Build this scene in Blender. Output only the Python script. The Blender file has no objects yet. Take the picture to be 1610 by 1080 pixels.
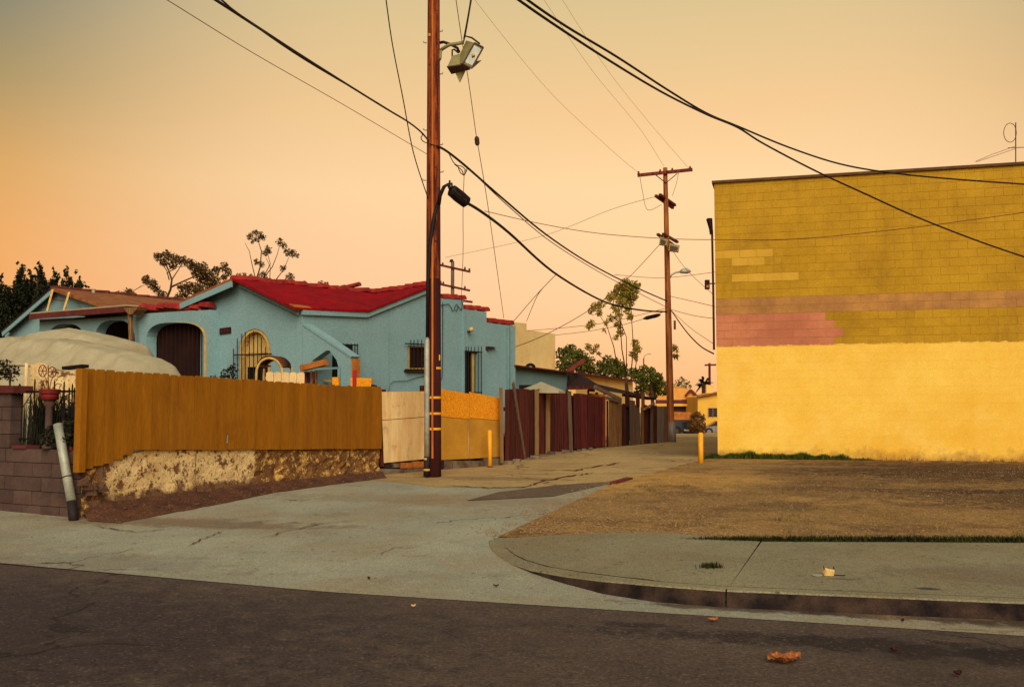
import bpy, bmesh, math, random
from mathutils import Vector, Matrix, noise as mnoise
R = random.Random(7)
scn = bpy.context.scene
COL = scn.collection
V = Vector
# ------------------------------------------------------------------ camera
F = 1565.0; CX = 805.0; CY = 540.0; HOR = 648.0; EYE = 1.6
PITCH = math.atan((HOR - CY) / F)
cd = bpy.data.cameras.new('camera'); cam = bpy.data.objects.new('camera', cd); COL.objects.link(cam)
cam.location = (0, 0, EYE); cam.rotation_euler = (math.pi / 2 + PITCH, 0, 0)
cd.sensor_fit = 'HORIZONTAL'; cd.sensor_width = 36.0; cd.lens = 36.0 * F / 1610.0
cd.clip_start = 0.1; cd.clip_end = 4000
scn.camera = cam
# ------------------------------------------------------------------ sky, sun, exposure
def lin(c):
    c = c / 255.0
    return c / 12.92 if c <= 0.04045 else ((c + 0.055) / 1.055) ** 2.4
def S(r, g, b, k=1.0): return (lin(r) * k, lin(g) * k, lin(b) * k, 1.0)
SUN_EL = math.radians(33); SUN_AZ = math.radians(176)
world = bpy.data.worlds.new('World'); scn.world = world; world.use_nodes = True
nt = world.node_tree; nt.nodes.clear()
wo = nt.nodes.new('ShaderNodeOutputWorld'); bg = nt.nodes.new('ShaderNodeBackground')
tc = nt.nodes.new('ShaderNodeTexCoord'); sx = nt.nodes.new('ShaderNodeSeparateXYZ')
nt.links.new(tc.outputs['Generated'], sx.inputs[0])
asn = nt.nodes.new('ShaderNodeMath'); asn.operation = 'ARCSINE'; nt.links.new(sx.outputs['Z'], asn.inputs[0])
dv = nt.nodes.new('ShaderNodeMath'); dv.operation = 'DIVIDE'; dv.inputs[1].default_value = math.pi / 2
nt.links.new(asn.outputs[0], dv.inputs[0])
def ramp(stops, nt=nt):
    r = nt.nodes.new('ShaderNodeValToRGB'); cr = r.color_ramp
    while len(cr.elements) < len(stops): cr.elements.new(0.5)
    for e, (p, c) in zip(cr.elements, stops): e.position = p; e.color = c
    return r
# dusk sky: the glow over the alley side, a greyer, bluer dusk away from it
glow = ramp([(0.0, S(242, 180, 122)), (0.03, S(250, 188, 138)), (0.07, S(254, 201, 155)), (0.14, S(254, 213, 162)), (0.19, S(243, 202, 147)), (0.25, S(222, 196, 144)), (0.36, S(160, 158, 138)), (1.0, S(72, 82, 88))])
away = ramp([(0.0, S(243, 162, 90)), (0.06, S(247, 168, 92)), (0.10, S(240, 168, 92)), (0.14, S(218, 162, 88)), (0.19, S(164, 144, 96)), (0.24, S(116, 122, 110)), (0.36, S(96, 106, 104)), (1.0, S(72, 82, 88))])
for r in (glow, away): nt.links.new(dv.outputs[0], r.inputs[0])
gd = nt.nodes.new('ShaderNodeVectorMath'); gd.operation = 'DOT_PRODUCT'
gd.inputs[1].default_value = (math.sin(math.radians(5)), math.cos(math.radians(5)), 0)
cxy = nt.nodes.new('ShaderNodeCombineXYZ'); nt.links.new(sx.outputs['X'], cxy.inputs[0]); nt.links.new(sx.outputs['Y'], cxy.inputs[1])
nrm = nt.nodes.new('ShaderNodeVectorMath'); nrm.operation = 'NORMALIZE'; nt.links.new(cxy.outputs[0], nrm.inputs[0])
nt.links.new(nrm.outputs[0], gd.inputs[0])
gm = nt.nodes.new('ShaderNodeMapRange'); gm.inputs[1].default_value = 0.80; gm.inputs[2].default_value = 0.985
gm.interpolation_type = 'SMOOTHSTEP'
nt.links.new(gd.outputs['Value'], gm.inputs[0])
mx = nt.nodes.new('ShaderNodeMixRGB'); nt.links.new(gm.outputs[0], mx.inputs[0])
nt.links.new(away.outputs[0], mx.inputs[1]); nt.links.new(glow.outputs[0], mx.inputs[2])
# the sky opposite the glow is already dim
bk_ = nt.nodes.new('ShaderNodeMapRange'); bk_.interpolation_type = 'SMOOTHSTEP'; nt.links.new(gd.outputs['Value'], bk_.inputs[0])
for i_, v_ in ((1, -0.6), (2, 0.7), (3, 0.45), (4, 1.0)): bk_.inputs[i_].default_value = v_
mb_ = nt.nodes.new('ShaderNodeMixRGB'); mb_.blend_type = 'MULTIPLY'; mb_.inputs[0].default_value = 1.0
nt.links.new(mx.outputs[0], mb_.inputs[1]); nt.links.new(bk_.outputs[0], mb_.inputs[2])
nt.links.new(mb_.outputs[0], bg.inputs[0]); bg.inputs[1].default_value = 0.98
sky = nt.nodes.new('ShaderNodeTexSky'); sky.sky_type = 'NISHITA'; sky.sun_disc = False
sky.sun_elevation = math.radians(3); sky.sun_rotation = math.radians(10); sky.dust_density = 4.0
bg2 = nt.nodes.new('ShaderNodeBackground'); bg2.inputs[1].default_value = 0.005
nt.links.new(sky.outputs[0], bg2.inputs[0])
ads = nt.nodes.new('ShaderNodeAddShader'); nt.links.new(bg.outputs[0], ads.inputs[0]); nt.links.new(bg2.outputs[0], ads.inputs[1])
nt.links.new(ads.outputs[0], wo.inputs[0])
sl = bpy.data.lights.new('sun', 'SUN'); sl.energy = 3.45; sl.angle = math.radians(50); sl.color = (1.0, 0.89, 0.72)
sun = bpy.data.objects.new('sun', sl); COL.objects.link(sun)
sd = V((math.sin(SUN_AZ) * math.cos(SUN_EL), math.cos(SUN_AZ) * math.cos(SUN_EL), math.sin(SUN_EL)))
sun.rotation_euler = sd.to_track_quat('Z', 'Y').to_euler()
scn.view_settings.view_transform = 'Standard'; scn.view_settings.look = 'None'
scn.view_settings.exposure = 0.0; scn.view_settings.gamma = 1.0
scn.view_settings.use_curve_mapping = False
# ------------------------------------------------------------------ where a photo point lies in the world
CP, SP = math.cos(PITCH), math.sin(PITCH)
def ray(px, py):
    a = (px - CX) / F; b = (CY - py) / F
    return V((a, CP - b * SP, SP + b * CP))
def at(px, py, Y):
    d = ray(px, py); return V((0, 0, EYE)) + d * (Y / d.y)
def onw(px, py, P, Q, off=0.0):
    """point of the upright plane through plan points P, Q (moved off metres towards the camera)"""
    n = V((Q[1] - P[1], P[0] - Q[0], 0)).normalized()
    if n.dot(V((-P[0], -P[1], 0))) < 0: n = -n
    p0 = V((P[0], P[1], 0)) + n * off
    d = ray(px, py); k = (p0.dot(n)) / d.dot(n)
    return V((0, 0, EYE)) + d * k
ES = V((0.963, -0.27, 0)).normalized(); ET = V((0.27, 0.963, 0)).normalized()   # along the street, into the alley
def pw(t, pts):
    if t <= pts[0][0]: return pts[0][1]
    for (a, x), (b, y) in zip(pts, pts[1:]):
        if t <= b: return x + (y - x) * (t - a) / (b - a)
    return pts[-1][1]
BP = [(8.0, 0.0), (8.3, 0.001), (8.7, 0.006), (9.3, 0.025), (11.0, 0.12), (12.5, 0.18), (17, 0.33), (25, 0.42), (45, 0.45), (60, 0.28), (76, 0.0), (200, 0.0)]
def Bz(x, y): return pw(ET.x * x + ET.y * y, BP)
def smooth(a, b, x):
    t = max(0, min(1, (x - a) / (b - a))); return t * t * (3 - 2 * t)
def Sz(x, y):
    t = ET.x * x + ET.y * y
    return Bz(x, y) + 0.012 + (0.14 + 0.021 * (t - 8.4) - Bz(x, y) - 0.012) * smooth(-0.15, 1.2, x) if t < 13 else Bz(x, y)
def gnd(px, py, zf=Bz):
    z = 0.2
    for _ in range(30):
        d = ray(px, py); p = V((0, 0, EYE)) + d * ((z - EYE) / d.z); z = 0.5 * z + 0.5 * zf(p.x, p.y)
    return V((p.x, p.y, zf(p.x, p.y)))
# ------------------------------------------------------------------ meshes and objects
class MB:
    def __init__(s): s.v = []; s.f = []
    def add(s, vs, fs):
        o = len(s.v); s.v += [tuple(v) for v in vs]; s.f += [tuple(i + o for i in f) for f in fs]; return s
    def prism(s, pts, off):
        n = len(pts); off = V(off)
        vs = list(pts) + [V(p) + off for p in pts]
        return s.add(vs, [tuple(range(n)), tuple(range(2 * n - 1, n - 1, -1))] + [(i, i + n, (i + 1) % n + n, (i + 1) % n) for i in range(n)])
    def box(s, c, a, b, h):
        """box centred on c in plan, standing on c.z, half axes a, b (vectors), height h"""
        c = V(c); a = V(a); b = V(b)
        return s.prism([c - a - b, c + a - b, c + a + b, c - a + b], (0, 0, h))
    def bar(s, p, q, w, h, up=(0, 0, 1)):
        p = V(p); q = V(q); d = (q - p).normalized(); up = V(up)
        if abs(d.dot(up)) > 0.98: up = V((0.3, 1, 0))
        x = d.cross(up).normalized(); y = x.cross(d)
        x *= w / 2; y *= h / 2
        return s.prism([p - x - y, p + x - y, p + x + y, p - x + y], q - p)
    def tube(s, pts, r, n=6, cap=True):
        pts = [V(p) for p in pts]; m = len(pts)
        rs = r if isinstance(r, (list, tuple)) else [r] * m
        vs = []; prev = None
        for i, p in enumerate(pts):
            d = (pts[min(i + 1, m - 1)] - pts[max(i - 1, 0)]).normalized()
            if prev is None:
                u = d.cross(V((0.2, 0.1, 1)) if abs(d.z) < 0.9 else V((1, 0.1, 0))).normalized()
            else:
                u = (prev - d * prev.dot(d)).normalized()
            prev = u; w = d.cross(u)
            vs += [p + (u * math.cos(2 * math.pi * k / n) + w * math.sin(2 * math.pi * k / n)) * rs[i] for k in range(n)]
        fs = [(i * n + k, i * n + (k + 1) % n, (i + 1) * n + (k + 1) % n, (i + 1) * n + k) for i in range(m - 1) for k in range(n)]
        if cap: fs += [tuple(range(n - 1, -1, -1)), tuple(range((m - 1) * n, m * n))]
        return s.add(vs, fs)
    def lathe(s, c, prof, n=16):
        c = V(c); return s.tube([c + V((0, 0, z)) for r, z in prof], [r for r, z in prof], n)
    def mesh(s, name, mat, org=V((0, 0, 0)), smooth=False, fix=True):
        me = bpy.data.meshes.new(name)
        me.from_pydata([(a - org[0], b - org[1], c - org[2]) for a, b, c in s.v], [], s.f)
        if fix:
            bm = bmesh.new(); bm.from_mesh(me); bmesh.ops.recalc_face_normals(bm, faces=bm.faces); bm.to_mesh(me); bm.free()
        if smooth: me.polygons.foreach_set('use_smooth', [True] * len(me.polygons))
        if mat: me.materials.append(mat)
        me.update(); return me
    def org(s):
        xs, ys, zs = zip(*s.v)
        return V(((min(xs) + max(xs)) / 2, (min(ys) + max(ys)) / 2, min(zs)))
WL = {}
def tag(o, label=None, cat=None, group=None, kind=None):
    if label: o['label'] = label
    if cat: o['category'] = cat
    if group: o['group'] = group
    if kind: o['kind'] = kind
    return o
def thing(name, label, cat, loc, group=None, kind=None):
    o = bpy.data.objects.new(name, None); COL.objects.link(o); o.location = loc; o.empty_display_size = 0.2
    WL[o.name] = V(loc); return tag(o, label, cat, group, kind)
def put(name, me, org, parent=None, rz=0.0):
    o = bpy.data.objects.new(name, me); COL.objects.link(o); org = V(org)
    if parent is not None: o.parent = parent; o.location = org - WL[parent.name]
    else: o.location = org
    if rz: o.rotation_euler.z = rz
    WL[o.name] = org; return o
def part(parent, name, mb, mat, smooth=False, label=None, kind=None, fix=True):
    org = mb.org(); o = put(name, mb.mesh(name, mat, org, smooth, fix), org, parent)
    return tag(o, label, None, None, kind)
def single(name, mb, mat, label=None, cat=None, group=None, kind=None, smooth=False, fix=True):
    org = mb.org(); return tag(put(name, mb.mesh(name, mat, org, smooth, fix), org), label, cat, group, kind)
# ------------------------------------------------------------------ materials
def nnode(t, kind, **kw):
    n = t.nodes.new(kind)
    for k, v in kw.items(): setattr(n, k, v)
    return n
def setin(t, n, i, v):
    if hasattr(v, 'is_output'): t.links.new(v, n.inputs[i])
    else: n.inputs[i].default_value = v
def math_(t, op, a, b=None, clamp=False):
    n = nnode(t, 'ShaderNodeMath', operation=op, use_clamp=clamp); setin(t, n, 0, a)
    if b is not None: setin(t, n, 1, b)
    return n.outputs[0]
def mixc(t, f, a, b, mode='MIX'):
    n = nnode(t, 'ShaderNodeMixRGB', blend_type=mode); setin(t, n, 0, f); setin(t, n, 1, a); setin(t, n, 2, b); return n.outputs[0]
def noise_(t, vec, scale, detail=4, rough=0.6, dist=0.0):
    n = nnode(t, 'ShaderNodeTexNoise'); t.links.new(vec, n.inputs['Vector'])
    n.inputs['Scale'].default_value = scale; n.inputs['Detail'].default_value = detail
    n.inputs['Roughness'].default_value = rough; n.inputs['Distortion'].default_value = dist
    return n.outputs['Fac']
def mapr(t, v, a, b, c=0.0, d=1.0, sm=False):
    n = nnode(t, 'ShaderNodeMapRange'); setin(t, n, 0, v)
    for i, x in enumerate((a, b, c, d)): n.inputs[i + 1].default_value = x
    if sm: n.interpolation_type = 'SMOOTHSTEP'
    return n.outputs[0]
MATS = {}
def M(name, c1, c2=None, scale=3.0, rough=0.9, bump=0.25, bscale=80.0, stretch=None, lo=0.35, hi=0.65, speck=0.15, rnd=0.0, metal=0.0, spots=(), extra=None, spec=0.25, layer=None, bdist=0.01):
    m = bpy.data.materials.new(name); m.use_nodes = True; t = m.node_tree
    bs = t.nodes['Principled BSDF']; bs.inputs['Roughness'].default_value = rough; bs.inputs['Metallic'].default_value = metal
    bs.inputs['Specular IOR Level'].default_value = spec
    g = nnode(t, 'ShaderNodeNewGeometry'); pos = g.outputs['Position']
    vec = pos
    if stretch:
        mp = nnode(t, 'ShaderNodeMapping'); t.links.new(pos, mp.inputs[0]); mp.inputs['Scale'].default_value = stretch; vec = mp.outputs[0]
    n1 = noise_(t, vec, scale, 6, 0.65)
    c2 = c2 or tuple(x * 0.7 for x in c1[:3]) + (1,)
    col = mixc(t, mapr(t, n1, lo, hi), c1, c2)
    if layer: col = layer(t, pos, col)
    fine = noise_(t, vec, bscale, 3, 0.7)
    if speck:
        k = mapr(t, fine, 0.3, 0.7, 1 - speck, 1 + speck)
        col = mixc(t, 1.0, col, k, 'MULTIPLY')
    if rnd:
        oi = nnode(t, 'ShaderNodeObjectInfo')
        col = mixc(t, 1.0, col, mapr(t, oi.outputs['Random'], 0, 1, 1 - rnd, 1 + rnd * 0.7), 'MULTIPLY')
    sn = None
    for (x, y, rx, ry, c, k) in spots:
        if sn is None: sn = noise_(t, pos, 4.0, 5, 0.7)
        mp = nnode(t, 'ShaderNodeMapping', vector_type='TEXTURE'); t.links.new(pos, mp.inputs[0])
        mp.inputs['Location'].default_value = (x, y, 0); mp.inputs['Scale'].default_value = (rx, ry, 1e4)
        mp.inputs['Rotation'].default_value = (0, 0, -0.273)
        ln = nnode(t, 'ShaderNodeVectorMath', operation='LENGTH'); t.links.new(mp.outputs[0], ln.inputs[0])
        dd = math_(t, 'ADD', ln.outputs['Value'], mapr(t, sn, 0.25, 0.75, -0.55, 0.55))
        col = mixc(t, mapr(t, dd, 0.45, 1.05, k, 0.0, True), col, c)
    if extra: col = extra(t, pos, col)
    t.links.new(col, bs.inputs['Base Color'])
    if bump:
        b = nnode(t, 'ShaderNodeBump'); b.inputs['Strength'].default_value = bump; b.inputs['Distance'].default_value = bdist
        h = math_(t, 'ADD', fine, math_(t, 'MULTIPLY', n1, 0.6))
        t.links.new(h, b.inputs['Height']); t.links.new(b.outputs[0], bs.inputs['Normal'])
    MATS[name] = m; return m
def cracks(scale, width, keep, dark):
    """thin wandering cracks that show in some places only"""
    def f(t, pos, col):
        nz = nnode(t, 'ShaderNodeTexNoise'); t.links.new(pos, nz.inputs['Vector']); nz.inputs['Scale'].default_value = 1.6; nz.inputs['Detail'].default_value = 5
        va = nnode(t, 'ShaderNodeVectorMath', operation='SCALE'); t.links.new(nz.outputs['Color'], va.inputs[0]); va.inputs['Scale'].default_value = 0.9
        vb = nnode(t, 'ShaderNodeVectorMath', operation='ADD'); t.links.new(pos, vb.inputs[0]); t.links.new(va.outputs[0], vb.inputs[1])
        vo = nnode(t, 'ShaderNodeTexVoronoi', feature='DISTANCE_TO_EDGE'); t.links.new(vb.outputs[0], vo.inputs['Vector']); vo.inputs['Scale'].default_value = scale
        k = mapr(t, noise_(t, pos, 0.35, 3), keep, keep + 0.08)
        line = mapr(t, vo.outputs['Distance'], width * 0.4, width, 1.0, 0.0)
        return mixc(t, math_(t, 'MULTIPLY', math_(t, 'MULTIPLY', line, k), 0.75), col, dark)
    return f
def grit(scale, amount, c):
    """pale and dark stone grains"""
    def f(t, pos, col):
        vo = nnode(t, 'ShaderNodeTexVoronoi'); t.links.new(pos, vo.inputs['Vector']); vo.inputs['Scale'].default_value = scale
        sp = nnode(t, 'ShaderNodeSeparateColor'); t.links.new(vo.outputs['Color'], sp.inputs[0])
        col = mixc(t, 1.0, col, mapr(t, sp.outputs[0], 0, 1, 0.6, 1.4), 'MULTIPLY')
        return mixc(t, mapr(t, sp.outputs[1], 1 - amount, 1 - amount + 0.02, 0, 0.55), col, c)
    return f
def flecks(scale, amount, c):
    def f(t, pos, col):
        vo = nnode(t, 'ShaderNodeTexVoronoi'); t.links.new(pos, vo.inputs['Vector']); vo.inputs['Scale'].default_value = scale
        sp = nnode(t, 'ShaderNodeSeparateColor'); t.links.new(vo.outputs['Color'], sp.inputs[0])
        k = math_(t, 'MULTIPLY', mapr(t, sp.outputs[1], 1 - amount, 1 - amount + 0.01), mapr(t, vo.outputs['Distance'], 0.15, 0.4, 0.7, 0.0))
        return mixc(t, k, col, c)
    return f
def both(*fs):
    def f(t, pos, col):
        for g in fs: col = g(t, pos, col)
        return col
    return f
def streaks(c, lo, hi, k, sc=(5, 5, 0.35)):
    """rain streaks and grime that run down a wall"""
    def f(t, pos, col):
        mp = nnode(t, 'ShaderNodeMapping'); t.links.new(pos, mp.inputs[0]); mp.inputs['Scale'].default_value = sc
        return mixc(t, mapr(t, noise_(t, mp.outputs[0], 1.5, 6, 0.7), lo, hi, 0, k), col, c)
    return f
def peel(c_bare, lo, hi, sc=5.0, det=8):
    def f(t, pos, col):
        n = noise_(t, pos, sc, det, 0.75, 0.3)
        return mixc(t, mapr(t, n, lo, hi), col, c_bare)
    return f
WOODZ = (14, 14, 0.9)
def stains(c, sc, lo, hi, k, d=0.4):
    def f(t, pos, col): return mixc(t, mapr(t, noise_(t, pos, sc, 8, 0.68, d), lo, hi, 0, k), col, c)
    return f
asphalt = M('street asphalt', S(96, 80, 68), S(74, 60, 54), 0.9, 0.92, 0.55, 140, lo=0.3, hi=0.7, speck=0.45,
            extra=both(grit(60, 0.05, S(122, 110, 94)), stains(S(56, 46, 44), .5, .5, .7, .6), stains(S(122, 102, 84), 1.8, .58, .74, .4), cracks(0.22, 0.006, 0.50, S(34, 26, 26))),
            spots=[(2.6, 6.95, 2.6, 0.28, S(38, 28, 30), 0.8), (4.3, 6.35, 2.2, 0.45, S(30, 22, 25), 0.8), (-4.2, 7.6, 4.4, 2.2, S(56, 44, 46), 0.75), (0.9, 7.65, 0.4, 0.12, S(40, 30, 30), 0.7)])  # wide left spot mixes newer asphalt with painted corner shading
concrete = M('worn concrete', S(166, 164, 140), S(146, 144, 124), 0.7, 0.9, 0.3, 120, lo=0.3, hi=0.7, speck=0.16,
             extra=both(stains(S(150, 118, 76), 0.45, .46, .72, .65), stains(S(104, 86, 66), 1.6, .56, .74, .5), stains(S(186, 178, 148), 2.6, .58, .72, .4), grit(140, 0.03, S(90, 75, 65)), flecks(14, 0.05, S(74, 58, 48)), cracks(0.35, 0.008, 0.52, S(60, 45, 40))),
             spots=[(-4.4, 13.3, 2.6, 0.5, S(105, 85, 68), 0.7), (-5, 10.8, 3, 0.6, S(125, 118, 105), 0.5), (2.6, 8.1, 2.2, 0.16, S(75, 60, 52), 0.6), (4.5, 7.6, 1.5, 0.3, S(50, 38, 38), 0.7), (-1, 15.5, 3.5, 0.8, S(140, 120, 92), 0.5), (1.9, 8.2, 1.0, .13, S(84, 66, 54), .8), (3.0, 7.9, 1.2, .14, S(70, 54, 48), .85), (4.2, 7.52, 1.4, .2, S(52, 40, 38), .9)])
walkmat = M('sidewalk concrete', S(146, 138, 108), S(126, 118, 92), 0.9, 0.9, 0.3, 120, lo=0.3, hi=0.7, speck=0.2,
            extra=both(stains(S(130, 104, 66), 0.7, .48, .72, .6), stains(S(84, 70, 56), 2.4, .58, .74, .5), grit(120, 0.03, S(80, 66, 58)), flecks(14, 0.08, S(70, 56, 46))),
            spots=[(3.42, 8.32, 0.13, 0.07, S(45, 40, 45), 0.85), (2.9, 8.75, 0.2, 0.06, S(85, 75, 68), 0.6), (4.5, 8.9, 1.3, 0.7, S(100, 85, 75), 0.4)])
curbmat = M('curb concrete', S(128, 112, 90), S(82, 62, 52), 2.4, 0.92, 0.4, 90, lo=0.4, hi=0.6, speck=0.25)
curbface = M('grimy shaded curb face', S(70, 52, 42), S(28, 19, 19), 3.2, 0.92, 0.5, 70, lo=0.4, hi=0.62, speck=0.3)  # grime and shade are both painted into the face colour
lotmat = M('gravel lot', S(174, 134, 76), S(134, 100, 56), 0.8, 0.95, 0.8, 60, lo=0.3, hi=0.7, speck=0.4,
           extra=both(stains(S(92, 64, 40), 0.9, .48, .62, .7), stains(S(120, 106, 64), 2.3, .52, .66, .6), stains(S(206, 160, 96), 3.1, .6, .74, .5), grit(48, 0.07, S(190, 160, 115))), bdist=0.02,
           spots=[(9.4, 20.3, 5.0, 4.2, S(62, 37, 26), 0.95), (9.0, 14.4, 4.8, 2.0, S(80, 52, 34), 0.8), (8.2, 15.4, 3.2, 0.5, S(54, 34, 30), 0.85), (4.6, 16.5, 1.8, 0.7, S(100, 70, 50), 0.6), (2.5, 18.2, 2.4, 2.6, S(206, 156, 76), 0.7), (7.2, 17.6, 1.5, 0.5, S(90, 62, 46), 0.6), (6.0, 21.8, 2.5, 0.5, S(150, 130, 90), 0.5)])  # spots mix soil tones with painted light falloff, bright left to dark right
alleymat = M('old alley asphalt', S(190, 160, 104), S(160, 132, 86), 0.6, 0.92, 0.4, 110, lo=0.3, hi=0.7, speck=0.25,
             extra=both(stains(S(124, 98, 66), 0.5, .48, .7, .6), stains(S(204, 178, 122), 1.4, .56, .74, .5), grit(80, 0.05, S(165, 145, 110)), cracks(0.3, 0.010, 0.40, S(50, 36, 30))),
             spots=[(4.8, 28.0, 2.0, 1.6, S(105, 92, 70), 0.5), (-0.4, 19.0, 1.8, 0.5, S(100, 76, 54), 0.5)])
patchmat = M('dark asphalt patch', S(112, 92, 70), S(92, 76, 60), 1.6, 0.92, 0.5, 110, speck=0.35, extra=grit(90, 0.05, S(150, 130, 100)))
dirtmat = M('reddish dirt', S(110, 70, 48), S(72, 44, 32), 2.0, 0.97, 0.8, 40, speck=0.35, bdist=0.03, extra=grit(60, 0.04, S(140, 105, 75)))
yardmat = M('yard soil', S(120, 92, 66), S(92, 70, 52), 1.2, 0.97, 0.5, 40)
groundmat = M('far ground', S(128, 110, 85), S(108, 92, 72), 0.05, 0.97, 0.2, 20)
stucco = M('blue stucco', S(138, 173, 176), S(129, 163, 166), 0.9, 0.93, 0.55, 28, lo=0.3, hi=0.7, speck=0.2,
           extra=both(streaks(S(112, 144, 142), 0.5, 0.85, 0.3, (2, 2, .5)), streaks(S(160, 192, 184), 0.55, 0.9, 0.4, (1.2, 1.2, 1.0))))
stucco_dk = M('dull blue paint', S(118, 152, 150), S(100, 132, 130), 1.2, 0.9, 0.4, 60, speck=0.12)  # one even, darker blue for downspout, cable, seam and rail
redroof = M('red rolled roofing', S(160, 12, 24), S(126, 10, 20), 2.2, 0.95, 0.4, 40, speck=0.3, spec=.1, extra=both(stains(S(96, 16, 22), 1.0, .5, .75, .6), stains(S(196, 40, 44), 3.0, .56, .74, .4)))
tilemat = M('red clay tile', S(180, 52, 42), S(126, 32, 32), 5.0, 0.85, 0.3, 60, speck=0.2, rnd=0.25)
brownroof = M('brown shingles', S(160, 100, 56), S(128, 74, 42), 3.0, 0.92, 0.4, 50, speck=0.25)
maroon = M('maroon paint', S(112, 48, 42), S(84, 34, 32), 3.0, 0.8, 0.3, 60)
garage = M('dark maroon door', S(54, 26, 20), S(38, 17, 15), 2.0, 0.7, 0.2, 60)
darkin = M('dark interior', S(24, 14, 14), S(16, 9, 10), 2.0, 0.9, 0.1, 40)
iron = M('black iron', S(34, 28, 28), S(22, 18, 18), 12, 0.6, 0.2, 90, metal=0.3)
creamtrim = M('cream trim', S(226, 186, 104), S(196, 150, 76), 7.0, 0.7, 0.25, 80)
curtain = M('yellow curtain', S(222, 188, 104), S(196, 158, 84), 2.0, 0.9, 0.1, 60)
glass = M('dark window glass', S(70, 45, 40), S(48, 30, 30), 2.0, 0.2, 0.0, 40, speck=0, spec=0.5)
orangeboard = M('brown painted boards', S(166, 106, 20), S(146, 90, 16), 1.2, 0.85, 0.5, 10, stretch=(6, 6, 0.7), speck=0.16, rnd=0.06, spec=.12, extra=both(streaks(S(84, 48, 18), 0.62, 0.7, 0.7, (26, 26, 0.9)), stains(S(150, 98, 34), .8, .5, .75, .5), stains(S(126, 70, 18), 1.6, .55, .75, .5)))
def footdirt(t, pos, col):
    s_ = nnode(t, 'ShaderNodeSeparateXYZ'); t.links.new(pos, s_.inputs[0])
    # height above the sloping ground along the fence
    h = math_(t, 'SUBTRACT', s_.outputs[2], mapr(t, s_.outputs[1], 13.5, 20.2, 0.16, 0.36))
    e = math_(t, 'ADD', h, mapr(t, noise_(t, pos, 4.0, 8, .75), .3, .7, -0.13, 0.13))
    return mixc(t, mapr(t, e, 0.20, 0.30, 0.9, 0.0), col, S(92, 56, 38))
peelcream = M('peeling cream plaster', S(244, 212, 150), S(222, 184, 122), 2.0, 0.93, 0.6, 30, speck=0.12, extra=both(peel(S(118, 80, 50), 0.53, 0.57, 6), peel(S(120, 82, 50), 0.57, 0.59, 20), streaks(S(150, 112, 70), .55, .8, .5, (3, 3, 1)), footdirt), bdist=0.03)
peelbrown = M('bare brown retaining wall', S(150, 104, 56), S(108, 72, 42), 3.0, 0.95, 0.9, 24, speck=0.35, extra=both(peel(S(60, 40, 28), 0.60, 0.64, 4), peel(S(224, 178, 96), 0.52, 0.57, 6), peel(S(110, 74, 46), 0.54, 0.58, 16)), bdist=0.04)
blockgrey = M('grey concrete block', S(98, 76, 66), S(74, 56, 50), 2.5, 0.95, 0.5, 70, speck=0.2, rnd=0.16, extra=streaks(S(50, 34, 32), 0.6, 0.85, 0.5))
mortar = M('mortar', S(58, 44, 40), S(46, 34, 32), 6, 0.95, 0.5, 60)
steel = M('galvanized steel', S(186, 186, 166), S(150, 150, 134), 5.0, 0.55, 0.2, 50, metal=0.25, extra=streaks(S(130, 104, 70), 0.58, 0.8, 0.5, (8, 8, 0.8)))
darksteel = M('blackened steel', S(52, 42, 40), S(36, 28, 28), 6.0, 0.7, 0.3, 50, metal=0.2)
tarp = M('beige tarp', S(182, 171, 138), S(160, 148, 116), 1.0, 0.85, 0.25, 50, speck=0.1, extra=both(stains(S(140, 124, 88), 1.2, .5, .75, .5), stains(S(206, 194, 160), 2.2, .55, .75, .5)))
potmat = M('red clay pot', S(134, 36, 28), S(104, 26, 24), 5, 0.75, 0.2, 60)
polewood = M('pole wood', S(156, 74, 34), S(76, 29, 19), 1.6, 0.9, 0.6, 9, stretch=(12, 12, 0.7), speck=0.4, lo=0.42, hi=0.56, extra=peel(S(70, 28, 20), .58, .63, 9))
polecreo = M('creosoted pole wood', S(74, 26, 24), S(44, 16, 18), 1.6, 0.85, 0.5, 9, stretch=(12, 12, 0.45), speck=0.3)
mould = M('orange wood moulding', S(222, 128, 44), S(180, 88, 32), 2.0, 0.8, 0.3, 10, stretch=(10, 10, 0.5))
yellow = M('yellow paint', S(250, 178, 34), S(232, 156, 26), 3.0, 0.6, 0.2, 50, speck=0.08, extra=streaks(S(150, 96, 30), 0.68, 0.85, 0.6, (12, 12, 2)))
black = M('black rubber', S(30, 22, 24), S(22, 16, 18), 6, 0.6, 0.1, 50)
wiremat = M('wire', S(44, 30, 28), S(36, 24, 24), 6, 0.7, 0.0, 50)
thinwire = M('thin wire', S(120, 70, 48), S(110, 64, 44), 6, 0.7, 0.0, 50)
lampgrey = M('weathered lamp housing', S(158, 146, 92), S(134, 122, 80), 5, 0.6, 0.2, 50, metal=0.2)
lampdark = M('lamp underside', S(92, 66, 54), S(74, 52, 44), 5, 0.7, 0.2, 50)
lens = M('lamp lens', S(150, 150, 110), S(96, 92, 60), 9, 0.15, 0.0, 40, spec=0.8)
ply = M('weathered plywood', S(240, 208, 146), S(222, 180, 118), 1.6, 0.9, 0.3, 12, stretch=(5, 5, 0.6), speck=0.1, rnd=0.05, extra=both(streaks(S(160, 120, 100), 0.55, 0.8, 0.5, (4, 4, 0.5)), streaks(S(220, 136, 62), 0.55, 0.75, 0.65, (3, 3, 1.2)), stains(S(150, 116, 92), 3.0, .58, .7, .6)))
osb = M('orange chip board', S(250, 172, 30), S(214, 122, 18), 26, 0.9, 0.4, 40, speck=0.2)
ochreply = M('ochre painted plywood', S(204, 150, 50), S(186, 132, 42), 2.0, 0.85, 0.2, 30, speck=0.1, rnd=0.1)
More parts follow.
